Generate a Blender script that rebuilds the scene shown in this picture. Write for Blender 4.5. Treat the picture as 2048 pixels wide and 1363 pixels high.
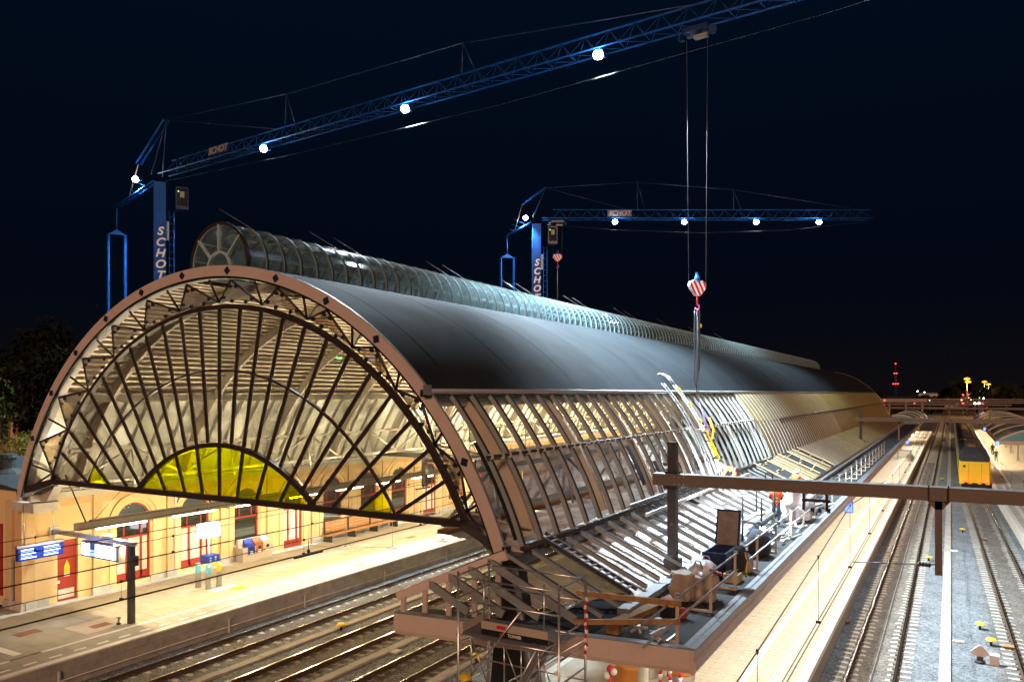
import bpy, bmesh, math, random
from mathutils import Vector, Matrix, noise
R = random.Random(7)
PI = math.pi
sc = bpy.context.scene
for o in list(bpy.data.objects): bpy.data.objects.remove(o)
col = sc.collection

# ------------------------------------------------------------------ camera
CAMZ = 10.25
cam = bpy.data.cameras.new('camera'); camo = bpy.data.objects.new('camera', cam); col.objects.link(camo)
cam.sensor_width = 36; cam.lens = 1520 / 2048 * 36; cam.clip_start = .1; cam.clip_end = 4000
cam.shift_y = 103.5 / 2048
camo.location = (0, 0, CAMZ)
camo.rotation_euler = (PI / 2, 0, math.atan(878 / 1520))
sc.camera = camo

# ------------------------------------------------------------------ night sky, dim warm town glow, exposure
w = bpy.data.worlds.new('World'); sc.world = w; w.use_nodes = True
nt = w.node_tree; nt.nodes.clear()
wo = nt.nodes.new('ShaderNodeOutputWorld'); bg = nt.nodes.new('ShaderNodeBackground')
tc = nt.nodes.new('ShaderNodeTexCoord'); sx = nt.nodes.new('ShaderNodeSeparateXYZ'); rp = nt.nodes.new('ShaderNodeValToRGB')
nt.links.new(tc.outputs['Generated'], sx.inputs[0]); nt.links.new(sx.outputs['Z'], rp.inputs['Fac'])
rp.color_ramp.elements[0].position = 0.0; rp.color_ramp.elements[0].color = (.0044, .0034, .0042, 1)
rp.color_ramp.elements[1].position = .5; rp.color_ramp.elements[1].color = (.0007, .0038, .0115, 1)
e = rp.color_ramp.elements.new(.12); e.color = (.0009, .0025, .0060, 1)
nt.links.new(rp.outputs['Color'], bg.inputs['Color']); bg.inputs['Strength'].default_value = 1.0
nt.links.new(bg.outputs[0], wo.inputs[0])

sun = bpy.data.lights.new('sun', 'SUN'); suno = bpy.data.objects.new('sun', sun); col.objects.link(suno)
sun.energy = 1.85; sun.angle = math.radians(12); sun.color = (1.0, .57, .38)
suno.rotation_euler = Vector((-.42, .80, -.36)).to_track_quat('-Z', 'Y').to_euler()
suno.location = (10, -30, 40)

sc.view_settings.view_transform = 'Standard'; sc.view_settings.look = 'None'
sc.view_settings.gamma = 1; sc.view_settings.use_curve_mapping = False
sc.view_settings.exposure = 0.0
sc.render.engine = 'CYCLES'
cy = sc.cycles
cy.use_denoising = True; cy.max_bounces = 6; cy.diffuse_bounces = 3; cy.glossy_bounces = 3
cy.transmission_bounces = 4; cy.transparent_max_bounces = 24; cy.sample_clamp_indirect = 4
cy.caustics_reflective = False; cy.caustics_refractive = False
cy.use_light_tree = True

# ------------------------------------------------------------------ materials
MATS = {}
def mat(name, c=(.5, .5, .5), rough=.55, metal=0, nz=None, bump=None, rnd=0, emit=None, spec=.5, alpha=None):
    """procedural Principled: nz=(scale, amount, second colour or None), bump=(scale, strength), rnd = tint per object"""
    m = bpy.data.materials.new(name); m.use_nodes = True; t = m.node_tree; n = t.nodes; L = t.links
    b = n['Principled BSDF']
    b.inputs['Base Color'].default_value = (*c, 1); b.inputs['Roughness'].default_value = rough
    b.inputs['Metallic'].default_value = metal; b.inputs['Specular IOR Level'].default_value = spec
    out = None
    geo = n.new('ShaderNodeNewGeometry')
    if nz:
        tx = n.new('ShaderNodeTexNoise'); tx.inputs['Scale'].default_value = nz[0]; tx.inputs['Detail'].default_value = 6
        tx.inputs['Roughness'].default_value = .65
        L.new(geo.outputs['Position'], tx.inputs['Vector'])
        mx = n.new('ShaderNodeMix'); mx.data_type = 'RGBA'
        c2 = nz[2] if len(nz) > 2 and nz[2] else tuple(x * (1 - nz[1]) for x in c)
        mx.inputs[6].default_value = (*c, 1); mx.inputs[7].default_value = (*c2, 1)
        rr = n.new('ShaderNodeValToRGB'); rr.color_ramp.elements[0].position = .36; rr.color_ramp.elements[1].position = .66
        L.new(tx.outputs['Fac'], rr.inputs['Fac']); L.new(rr.outputs['Color'], mx.inputs[0])
        out = mx.outputs[2]
        rm = n.new('ShaderNodeMapRange'); rm.inputs['To Min'].default_value = max(.02, rough - .1); rm.inputs['To Max'].default_value = min(1, rough + .12)
        L.new(tx.outputs['Fac'], rm.inputs['Value']); L.new(rm.outputs[0], b.inputs['Roughness'])
    if rnd:
        oi = n.new('ShaderNodeObjectInfo'); mr = n.new('ShaderNodeMapRange')
        mr.inputs['To Min'].default_value = 1 - rnd; mr.inputs['To Max'].default_value = 1 + rnd * .6
        ra = n.new('ShaderNodeMath'); ra.operation = 'MULTIPLY_ADD'; ra.inputs[1].default_value = 7.31; L.new(geo.outputs['Random Per Island'], ra.inputs[0]); L.new(oi.outputs['Random'], ra.inputs[2])
        rf = n.new('ShaderNodeMath'); rf.operation = 'FRACT'; L.new(ra.outputs[0], rf.inputs[0]); L.new(rf.outputs[0], mr.inputs['Value'])
        vm = n.new('ShaderNodeVectorMath'); vm.operation = 'SCALE'
        if out: L.new(out, vm.inputs[0])
        else: vm.inputs[0].default_value = c
        L.new(mr.outputs[0], vm.inputs['Scale']); out = vm.outputs[0]
    if out: L.new(out, b.inputs['Base Color'])
    if bump:
        bx = n.new('ShaderNodeTexNoise'); bx.inputs['Scale'].default_value = bump[0]; bx.inputs['Detail'].default_value = 5
        L.new(geo.outputs['Position'], bx.inputs['Vector'])
        bp = n.new('ShaderNodeBump'); bp.inputs['Strength'].default_value = bump[1]; bp.inputs['Distance'].default_value = .05
        L.new(bx.outputs['Fac'], bp.inputs['Height']); L.new(bp.outputs[0], b.inputs['Normal'])
    if emit:
        b.inputs['Emission Color'].default_value = (*emit[0], 1); b.inputs['Emission Strength'].default_value = emit[1]
    MATS[name] = m
    return m

def glass(name, tint=(.9, .92, .9), gloss=.10, dust=.06, dcol=(.5, .48, .42), rough=.04):
    m = bpy.data.materials.new(name); m.use_nodes = True; t = m.node_tree; n = t.nodes; L = t.links; n.clear()
    o = n.new('ShaderNodeOutputMaterial'); tr = n.new('ShaderNodeBsdfTransparent'); tr.inputs[0].default_value = (*tint, 1)
    gl = n.new('ShaderNodeBsdfGlossy'); gl.inputs['Roughness'].default_value = rough
    df = n.new('ShaderNodeBsdfDiffuse'); df.inputs[0].default_value = (*dcol, 1)
    lw = n.new('ShaderNodeLayerWeight'); lw.inputs[0].default_value = .35
    mr = n.new('ShaderNodeMapRange'); mr.inputs['To Min'].default_value = gloss * .5; mr.inputs['To Max'].default_value = min(1, gloss * 5)
    L.new(lw.outputs['Fresnel'], mr.inputs['Value'])
    geo = n.new('ShaderNodeNewGeometry'); tx = n.new('ShaderNodeTexNoise'); tx.inputs['Scale'].default_value = 1.3; tx.inputs['Detail'].default_value = 6
    L.new(geo.outputs['Position'], tx.inputs['Vector'])
    dm = n.new('ShaderNodeMath'); dm.operation = 'MULTIPLY'; dm.inputs[1].default_value = dust * 2; L.new(tx.outputs['Fac'], dm.inputs[0])
    m1 = n.new('ShaderNodeMixShader'); m2 = n.new('ShaderNodeMixShader')
    L.new(dm.outputs[0], m1.inputs[0]); L.new(tr.outputs[0], m1.inputs[1]); L.new(df.outputs[0], m1.inputs[2])
    L.new(mr.outputs[0], m2.inputs[0]); L.new(m1.outputs[0], m2.inputs[1]); L.new(gl.outputs[0], m2.inputs[2])
    L.new(m2.outputs[0], o.inputs[0]); MATS[name] = m
    return m

def emis(name, c, s):
    m = bpy.data.materials.new(name); m.use_nodes = True; t = m.node_tree; t.nodes.clear()
    o = t.nodes.new('ShaderNodeOutputMaterial'); e = t.nodes.new('ShaderNodeEmission')
    e.inputs[0].default_value = (*c, 1); e.inputs[1].default_value = s; t.links.new(e.outputs[0], o.inputs[0]); MATS[name] = m
    return m

def ballast_mat(name, c1, c2):
    m = mat(name, c1, .85); t = m.node_tree; n = t.nodes; L = t.links; b = n['Principled BSDF']
    geo = n.new('ShaderNodeNewGeometry'); v = n.new('ShaderNodeTexVoronoi'); v.inputs['Scale'].default_value = 14
    L.new(geo.outputs['Position'], v.inputs['Vector'])
    hs = n.new('ShaderNodeSeparateColor'); L.new(v.outputs['Color'], hs.inputs[0])
    nz = n.new('ShaderNodeTexNoise'); nz.inputs['Scale'].default_value = .8; nz.inputs['Detail'].default_value = 4; L.new(geo.outputs['Position'], nz.inputs['Vector'])
    mx = n.new('ShaderNodeMix'); mx.data_type = 'RGBA'; mx.inputs[6].default_value = (*c1, 1); mx.inputs[7].default_value = (*c2, 1)
    L.new(hs.outputs[0], mx.inputs[0])
    mz = n.new('ShaderNodeMix'); mz.data_type = 'RGBA'; mz.blend_type = 'MULTIPLY'; mz.inputs[0].default_value = .7
    L.new(mx.outputs[2], mz.inputs[6]); L.new(nz.outputs['Fac'], mz.inputs[7]); L.new(mz.outputs[2], b.inputs['Base Color'])
    xs = n.new('ShaderNodeSeparateXYZ'); L.new(geo.outputs['Position'], xs.inputs[0]); acc = None
    for xc in (-25.5, -21.5, -17.7, -2.535, 2.6):
        a1 = n.new('ShaderNodeMath'); a1.operation = 'SUBTRACT'; a1.inputs[1].default_value = xc; L.new(xs.outputs['X'], a1.inputs[0])
        a2 = n.new('ShaderNodeMath'); a2.operation = 'ABSOLUTE'; L.new(a1.outputs[0], a2.inputs[0])
        if acc is None: acc = a2.outputs[0]
        else:
            a3 = n.new('ShaderNodeMath'); a3.operation = 'MINIMUM'; L.new(acc, a3.inputs[0]); L.new(a2.outputs[0], a3.inputs[1]); acc = a3.outputs[0]
    jn = n.new('ShaderNodeMath'); jn.operation = 'MULTIPLY_ADD'; jn.inputs[1].default_value = .9; L.new(nz.outputs['Fac'], jn.inputs[0]); L.new(acc, jn.inputs[2])
    rr = n.new('ShaderNodeMapRange'); rr.inputs['From Min'].default_value = 1.0; rr.inputs['From Max'].default_value = 1.9; rr.inputs['To Min'].default_value = .85; rr.inputs['To Max'].default_value = 0
    L.new(jn.outputs[0], rr.inputs['Value'])
    ru = n.new('ShaderNodeMix'); ru.data_type = 'RGBA'; ru.blend_type = 'MULTIPLY'; ru.inputs[7].default_value = (.78, .56, .38, 1); L.new(rr.outputs[0], ru.inputs[0]); L.new(mz.outputs[2], ru.inputs[6]); L.new(ru.outputs[2], b.inputs['Base Color'])
    bp = n.new('ShaderNodeBump'); bp.inputs['Strength'].default_value = 1.0; bp.inputs['Distance'].default_value = .06; bp.invert = True
    L.new(v.outputs['Distance'], bp.inputs['Height']); L.new(bp.outputs[0], b.inputs['Normal'])
    return m

def sheet_mat(name):
    """creased white plastic sheeting with timber showing through"""
    m = mat(name, (.6, .58, .55), .6); t = m.node_tree; n = t.nodes; L = t.links; b = n['Principled BSDF']
    geo = n.new('ShaderNodeNewGeometry'); mp = n.new('ShaderNodeMapping'); mp.inputs['Scale'].default_value = (1.2, .35, 1.2)
    mp.inputs['Rotation'].default_value = (.2, .3, .5); L.new(geo.outputs['Position'], mp.inputs['Vector'])
    nz = n.new('ShaderNodeTexNoise'); nz.inputs['Scale'].default_value = 1.6; nz.inputs['Detail'].default_value = 7; nz.inputs['Roughness'].default_value = .65; nz.inputs['Distortion'].default_value = .6
    L.new(mp.outputs[0], nz.inputs['Vector'])
    rr = n.new('ShaderNodeValToRGB'); rr.color_ramp.elements[0].position = .36; rr.color_ramp.elements[0].color = (.46, .33, .22, 1)
    rr.color_ramp.elements[1].position = .48; rr.color_ramp.elements[1].color = (.82, .79, .76, 1)
    L.new(nz.outputs['Fac'], rr.inputs['Fac']); L.new(rr.outputs['Color'], b.inputs['Base Color'])
    n2 = n.new('ShaderNodeTexNoise'); n2.inputs['Scale'].default_value = 5; n2.inputs['Detail'].default_value = 8; n2.inputs['Distortion'].default_value = 1.5
    L.new(mp.outputs[0], n2.inputs['Vector'])
    bp = n.new('ShaderNodeBump'); bp.inputs['Strength'].default_value = .6; bp.inputs['Distance'].default_value = .1
    L.new(n2.outputs['Fac'], bp.inputs['Height']); L.new(bp.outputs[0], b.inputs['Normal'])
    return m

ballast_mat('ballast', (.34, .36, .37), (.10, .105, .11))
mat('earth', (.02, .019, .017), .95, nz=(.05, .5))
mat('sleeper', (.40, .36, .29), .85, nz=(5, .3), rnd=.15)
mat('rail', (.10, .055, .03), .6, .4, nz=(3, .4))
mat('railtop', (.55, .53, .5), .22, 1)
mat('paver', (.52, .47, .38), .8, nz=(2.2, .14), bump=(60, .15), rnd=.06)
mat('paver2', (.36, .325, .255), .85, nz=(.9, .22), bump=(60, .2), rnd=.05)
mat('duct', (.40, .36, .30), .8, nz=(2, .25), bump=(30, .2), rnd=.08)
mat('joint', (.30, .265, .21), .95)
mat('whitestone', (.78, .74, .66), .7, nz=(4, .15), rnd=.05)
mat('markwhite', (.75, .66, .55), .7, nz=(5, .15))
mat('concrete', (.38, .35, .31), .85, nz=(1.5, .35), bump=(40, .2), rnd=.08)
mat('concrete2', (.60, .56, .49), .8, nz=(1.2, .2), bump=(30, .2), rnd=.08)
mat('stucco', (.76, .54, .26), .8, nz=(1.1, .10), bump=(50, .1))
mat('stucco2', (.66, .44, .21), .8, nz=(1.1, .12), bump=(50, .1))
mat('plinth', (.56, .52, .44), .8, nz=(3, .3), rnd=.1)
mat('redpaint', (.33, .035, .022), .35, nz=(2, .15))
mat('opal', (.70, .66, .55), .3)
mat('slate', (.045, .06, .065), .6, nz=(4, .4), rnd=.2)
mat('beige', (.47, .40, .31), .45, nz=(1.5, .12))
mat('cream', (.55, .53, .43), .5, nz=(2, .10))
mat('rimpaint', (.56, .46, .40), .4, nz=(2.5, .08), bump=(300, .05))
mat('darksteel', (.045, .034, .029), .4, .2, nz=(3, .3))
mat('portal', (.15, .11, .082), .5, .1, nz=(2, .12), bump=(300, .05))
mat('postgrey', (.07, .065, .065), .45, .3, nz=(3, .2))
mat('black', (.012, .012, .013), .45)
mat('rubber', (.018, .018, .018), .6)
mat('navy', (.012, .02, .05), .4)
mat('membrane', (.020, .0245, .028), .8, nz=(.35, .3), bump=(3, .05), spec=.06)
mat('roofing', (.030, .033, .035), .85, nz=(1.2, .45), bump=(80, .3))
mat('zinc', (.26, .27, .285), .5, .3, nz=(3, .25))
mat('alu', (.62, .62, .62), .3, .9, nz=(3, .12))
mat('galv', (.45, .46, .47), .4, .7, nz=(4, .2))
mat('lanternpaint', (.36, .45, .46), .45, nz=(2, .12))
mat('chainsteel', (.055, .055, .06), .45, .5)
mat('ribpaint', (.26, .285, .28), .45, nz=(2.5, .12), rnd=.06)
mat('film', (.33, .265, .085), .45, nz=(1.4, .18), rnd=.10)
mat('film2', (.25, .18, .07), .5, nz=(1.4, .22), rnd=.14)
mat('whitestrip', (.72, .72, .70), .4)
mat('batten', (.55, .44, .25), .7, nz=(5, .25), rnd=.1)
mat('timber', (.33, .18, .07), .7, nz=(6, .4), rnd=.15)
mat('benchwood', (.50, .22, .07), .55, nz=(5, .35), rnd=.15)
mat('deck', (.50, .43, .32), .5, nz=(.6, .12))
mat('opalpane', (.60, .60, .50), .25, nz=(.5, .14), rnd=.10)
mat('blueSteel', (.004, .085, .36), .5, nz=(2, .35), spec=.2)
mat('jibblue', (.005, .05, .19), .5, nz=(2, .3), spec=.2)
mat('blueDark', (.010, .035, .11), .4, nz=(2, .2))
mat('white', (.78, .78, .76), .45)
mat('red', (.55, .02, .02), .4)
mat('orange', (.75, .13, .02), .6)
mat('orangeseat', (.42, .16, .03), .25)
mat('yellow', (.75, .50, .02), .4)
mat('trainyellow', (.84, .58, .03), .3, nz=(1, .06))
mat('traindark', (.045, .042, .045), .4, nz=(3, .3))
mat('teal', (.17, .40, .43), .35, .2, nz=(1, .2))
mat('signblue', (.01, .03, .30), .4)
mat('cyan', (.10, .45, .62), .4)
mat('grey', (.28, .27, .26), .5, nz=(2, .15))
mat('binbeige', (.46, .40, .34), .45, nz=(3, .1))
mat('binbrown', (.28, .09, .03), .4)
mat('bigbag', (.36, .29, .22), .6, nz=(2.5, .3), bump=(5, .5))
mat('plastic', (.68, .70, .72), .3, nz=(3, .25), bump=(7, .6))
mat('toolbox', (.025, .04, .11), .35, .3, nz=(2.5, .3))
mat('toolsteel', (.42, .36, .30), .38, .7, nz=(3, .4))
mat('cloth', (.018, .018, .022), .9)
mat('jeans', (.03, .045, .09), .9)
mat('skin', (.45, .26, .18), .55)
mat('hair', (.03, .02, .015), .7)
mat('brick', (.25, .11, .06), .85, nz=(2, .3), bump=(30, .3))
mat('bark', (.07, .05, .035), .9, nz=(5, .4))
mat('leaf', (.045, .11, .018), .6, rnd=.1, nz=(1.5, .5))
mat('leafyellow', (.20, .21, .03), .6, nz=(1.5, .5))
mat('leafdark', (.016, .018, .010), 1, nz=(.3, .5), spec=0)
mat('pink', (.6, .12, .35), .5)
mat('purple', (.20, .05, .45), .6)
mat('steelgrey', (.18, .18, .19), .45, .6)
mat('wire', (.022, .020, .018), .5, .5)
sheet_mat('sheet')
glass('glass', (.93, .93, .90), .07, .065, (.55, .52, .44))
glass('glassdusty', (.80, .72, .58), .06, .16, (.45, .36, .24), .1)
glass('glasslantern', (.90, .96, .98), .11, .05, (.36, .56, .60), .10)
glass('glassyellow', (.88, .95, .005), .05, .17, (.72, .80, .01))
glass('windowdark', (.25, .27, .22), .35, .3, (.12, .14, .12), .05)
emis('tube', (1, .90, .66), 26)
emis('tubewhite', (1, .95, .88), 20)
emis('flood', (.72, .88, 1), 150)
emis('screenwhite', (.92, .95, 1), 3.2)
emis('screenblue', (.05, .13, 1), .9)
emis('screenpale', (.35, .55, 1), 1.6)
emis('sodium', (1, .42, .05), 2.4)
emis('redlamp', (1, .03, .03), 9)
emis('whitelamp', (.9, .95, 1), 30)
emis('warmlamp', (1, .75, .4), 14)
emis('bluelamp', (.12, .2, 1), 4)
emis('greenlamp', (.2, 1, .2), 6)

# ------------------------------------------------------------------ builders
WM = {}
def wm(o): return WM.get(o.name, Matrix())
def setp(o, label=None, cat=None, group=None, kind=None):
    if label: o['label'] = label
    if cat: o['category'] = cat
    if group: o['group'] = group
    if kind: o['kind'] = kind
    return o
def thing(name, label, cat, loc=(0, 0, 0), rz=0, group=None, kind=None):
    o = bpy.data.objects.new(name, None); col.objects.link(o); o.empty_display_size = .3
    o.location = loc; o.rotation_euler = (0, 0, rz)
    WM[o.name] = Matrix.Translation(loc) @ Matrix.Rotation(rz, 4, 'Z')
    return setp(o, label, cat, group, kind)
def place(o, parent):
    if parent is not None: o.parent = parent
class MB:
    def __init__(s): s.v = []; s.f = []; s.sm = []
    def add(s, vs, fs, smooth=False):
        b = len(s.v); s.v += [tuple(v) for v in vs]; s.f += [tuple(i + b for i in f) for f in fs]; s.sm += [smooth] * len(fs); return s
    def box(s, x0, x1, y0, y1, z0, z1):
        return s.add([(x0, y0, z0), (x1, y0, z0), (x1, y1, z0), (x0, y1, z0), (x0, y0, z1), (x1, y0, z1), (x1, y1, z1), (x0, y1, z1)],
              [(0, 3, 2, 1), (4, 5, 6, 7), (0, 1, 5, 4), (1, 2, 6, 5), (2, 3, 7, 6), (3, 0, 4, 7)])
    def obox(s, c, sz, M=None):
        x, y, z = [k / 2 for k in sz]; vs = []
        for a in ((-x, -y, -z), (x, -y, -z), (x, y, -z), (-x, y, -z), (-x, -y, z), (x, -y, z), (x, y, z), (-x, y, z)):
            p = Vector(a)
            if M is not None: p = M @ p
            vs.append(p + Vector(c))
        return s.add(vs, [(0, 3, 2, 1), (4, 5, 6, 7), (0, 1, 5, 4), (1, 2, 6, 5), (2, 3, 7, 6), (3, 0, 4, 7)])
    def beam(s, p, q, wd, h, up=(0, 0, 1)):
        p = Vector(p); q = Vector(q); d = (q - p).normalized(); u = Vector(up)
        if abs(d.dot(u)) > .99: u = Vector((0, 1, 0))
        r = d.cross(u).normalized() * wd / 2; u2 = r.cross(d).normalized() * h / 2
        vs = [p - r - u2, p + r - u2, p + r + u2, p - r + u2, q - r - u2, q + r - u2, q + r + u2, q - r + u2]
        return s.add(vs, [(0, 1, 2, 3), (7, 6, 5, 4), (0, 4, 5, 1), (1, 5, 6, 2), (2, 6, 7, 3), (3, 7, 4, 0)])
    def tube(s, p, q, r, n=6, r2=None):
        return s.path([p, q], r, n, r2)
    def path(s, pts, r, n=6, r2=None, cap=True):
        pts = [Vector(p) for p in pts]; vs = []; k = len(pts)
        for i, p in enumerate(pts):
            d = (pts[min(i + 1, k - 1)] - pts[max(i - 1, 0)]).normalized()
            u = Vector((0, 0, 1)) if abs(d.z) < .95 else Vector((1, 0, 0))
            a = d.cross(u).normalized(); b = a.cross(d)
            rr = r if r2 is None else r + (r2 - r) * i / (k - 1)
            vs += [p + (a * math.cos(2 * PI * j / n) + b * math.sin(2 * PI * j / n)) * rr for j in range(n)]
        fs = [(i * n + j, i * n + (j + 1) % n, (i + 1) * n + (j + 1) % n, (i + 1) * n + j) for i in range(k - 1) for j in range(n)]
        s.add(vs, fs, True)
        if cap:
            b = len(s.v) - len(vs)
            s.f.append(tuple(b + j for j in reversed(range(n)))); s.f.append(tuple(b + (k - 1) * n + j for j in range(n))); s.sm += [False, False]
        return s
    def lathe(s, prof, c, n=16, axis='Z'):
        vs = []
        for r, h in prof:
            for j in range(n):
                a = 2 * PI * j / n; x, y = r * math.cos(a), r * math.sin(a)
                vs.append(Vector(c) + (Vector((x, y, h)) if axis == 'Z' else Vector((h, x, y)) if axis == 'X' else Vector((x, h, y))))
        k = len(prof)
        fs = [(i * n + j, i * n + (j + 1) % n, (i + 1) * n + (j + 1) % n, (i + 1) * n + j) for i in range(k - 1) for j in range(n)]
        fs += [tuple(reversed(range(n))), tuple((k - 1) * n + j for j in range(n))]
        return s.add(vs, fs, False)
    def prism(s, poly, plane, c0, c1):
        """polygon in a plane ('XZ','YZ','XY'), extruded along the third axis from c0 to c1"""
        def P(a, b, c): return {'XZ': (a, c, b), 'YZ': (c, a, b), 'XY': (a, b, c)}[plane]
        n = len(poly); vs = [P(a, b, c0) for a, b in poly] + [P(a, b, c1) for a, b in poly]
        fs = [tuple(range(n)), tuple(reversed(range(n, 2 * n)))] + [(i, i + n, (i + 1) % n + n, (i + 1) % n) for i in range(n)]
        return s.add(vs, fs)
    def arc(s, cx, cz, r0, r1, a0, a1, y0, y1, n=16):
        """curved bar in the XZ plane between radii r0 and r1 and angles a0, a1 (degrees)"""
        vs = []
        for i in range(n + 1):
            a = math.radians(a0 + (a1 - a0) * i / n); c, d = math.cos(a), math.sin(a)
            vs += [(cx + r * c, y, cz + r * d) for r, y in ((r0, y0), (r1, y0), (r1, y1), (r0, y1))]
        fs = []
        for i in range(n):
            for j in range(4): fs.append((i * 4 + j, i * 4 + (j + 1) % 4, i * 4 + 4 + (j + 1) % 4, i * 4 + 4 + j))
        fs += [(3, 2, 1, 0), tuple(n * 4 + j for j in range(4))]
        return s.add(vs, fs)
    def build(s, name, m, parent=None, **kw):
        me = bpy.data.meshes.new(name); inv = wm(parent).inverted() if parent is not None else None
        vs = [inv @ Vector(v) for v in s.v] if inv is not None else s.v
        me.from_pydata(vs, [], s.f); me.update()
        if any(s.sm):
            me.polygons.foreach_set('use_smooth', s.sm)
        me.materials.append(MATS[m] if isinstance(m, str) else m)
        o = bpy.data.objects.new(name, me); col.objects.link(o)
        if parent is not None: o.parent = parent; WM[o.name] = wm(parent)
        fixn(o)
        return setp(o, **kw)
def fixn(o):
    bm = bmesh.new(); bm.from_mesh(o.data); bmesh.ops.recalc_face_normals(bm, faces=bm.faces); bm.to_mesh(o.data); bm.free()
def inst(o, loc, parent=None, rz=0, name=None):
    """another object sharing o's mesh, moved by loc (world offset)"""
    c = o.copy(); c.name = name or o.name.split('.')[0]; col.objects.link(c)
    c.location = Vector(o.location) + Vector(loc)
    if rz: c.rotation_euler = (0, 0, rz)
    if parent is not None: c.parent = parent; WM[c.name] = wm(parent)
    return c
def copy_tree(o, parent=None, loc=None, rz=None, label=None):
    c = o.copy(); c.name = o.name.split('.')[0]; col.objects.link(c); c.parent = parent
    if loc is not None: c.location = loc
    if rz is not None: c.rotation_euler = (0, 0, rz)
    if label: c['label'] = label
    for ch in list(o.children): copy_tree(ch, c)
    return c
def box(name, m, b, parent=None, **kw): return MB().box(*b).build(name, m, parent, **kw)
def text(s, size, ext, M, m, parent, name='lettering', shear=0, bold=0):
    cu = bpy.data.curves.new('t', 'FONT'); cu.body = s; cu.size = size; cu.extrude = ext; cu.shear = shear; cu.offset = bold
    cu.align_x = 'CENTER'; cu.align_y = 'CENTER'
    t = bpy.data.objects.new('t', cu); col.objects.link(t)
    dg = bpy.context.evaluated_depsgraph_get(); me = bpy.data.meshes.new_from_object(t.evaluated_get(dg))
    bpy.data.objects.remove(t)
    inv = wm(parent).inverted() if parent is not None else Matrix()
    me.transform(inv @ M); me.materials.clear(); me.materials.append(MATS[m])
    o = bpy.data.objects.new(name, me); col.objects.link(o)
    if parent is not None: o.parent = parent
    return o
def basis(o, x, y):
    """matrix with text x-axis x, text up-axis y at origin o"""
    x = Vector(x).normalized(); y = Vector(y).normalized(); z = x.cross(y)
    M = Matrix((x, y, z)).transposed().to_4x4(); M.translation = Vector(o); return M
def lamp(name, kind, loc, energy, color, parent, d=(0, 0, -1), size=1, size_y=None, spot=None, blend=.4):
    l = bpy.data.lights.new(name, kind); l.energy = energy; l.color = color
    if kind == 'AREA':
        l.shape = 'RECTANGLE'; l.size = size; l.size_y = size_y or size
    elif kind == 'SPOT': l.spot_size = math.radians(spot); l.spot_blend = blend; l.shadow_soft_size = size
    else: l.shadow_soft_size = size
    o = bpy.data.objects.new(name, l); col.objects.link(o)
    M = Vector(d).to_track_quat('-Z', 'Y').to_matrix().to_4x4(); M.translation = Vector(loc)
    if parent is not None: M = wm(parent).inverted() @ M; o.parent = parent
    o.matrix_local = M
    return o

# ------------------------------------------------------------------ ground, tracks, platforms
CA = math.atan(878 / 1520); CS, CC = math.sin(CA), math.cos(CA)
def depth(x, y): return -x * CS + y * CC
def inview(x, y, z):
    d = depth(x, y)
    if d < 1: return False
    u = 1024 + 1520 * (x * CC + y * CS) / d; v = 785 - 1520 * (z - CAMZ) / d
    return -260 < u < 2310 and -260 < v < 1620
def inframe(x, y, z):
    d = depth(x, y); u = 1024 + 1520 * (x * CC + y * CS) / d; v = 785 - 1520 * (z - CAMZ) / d
    return 0 < u < 2048 and 0 < v < 1363
box('ground', 'earth', (-900, 900, -60, 2500, -.6, -.36), kind='structure')
box('ballast_bed', 'ballast', (-27.6, 34, -10, 420, -.34, -.20), kind='structure')

def rail_mesh(mb, pts):
    prof = [(-.075, -.172), (.075, -.172), (.075, -.155), (.012, -.13), (.012, -.045), (.036, -.035), (.036, -.001), (-.036, -.001), (-.036, -.035), (-.012, -.045), (-.012, -.13), (-.075, -.155)]
    n = len(prof); vs = [(x + a, y, b) for x, y in pts for a, b in prof]; fs = []
    for i in range(len(pts) - 1):
        for j in range(n): fs.append((i * n + j, i * n + (j + 1) % n, (i + 1) * n + (j + 1) % n, (i + 1) * n + j))
    mb.add(vs, fs); return mb
def sleeper_mb():
    m = MB(); secs = [(-1.26, .11, .0), (-.95, .13, .0), (-.62, .13, .0), (-.3, .10, -.035), (0, .095, -.045), (.3, .10, -.035), (.62, .13, .0), (.95, .13, .0), (1.26, .11, .0)]
    vs = []
    for x, hw, dz in secs: vs += [(x, -hw, -.30), (x, hw, -.30), (x, hw * .8, -.175 + dz), (x, -hw * .8, -.175 + dz)]
    fs = [(i * 4 + j, i * 4 + (j + 1) % 4, i * 4 + 4 + (j + 1) % 4, i * 4 + 4 + j) for i in range(len(secs) - 1) for j in range(4)]
    fs += [(3, 2, 1, 0), tuple(len(secs) * 4 - 4 + j for j in range(4))]
    m.add(vs, fs)
    return m
SLP = None
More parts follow.
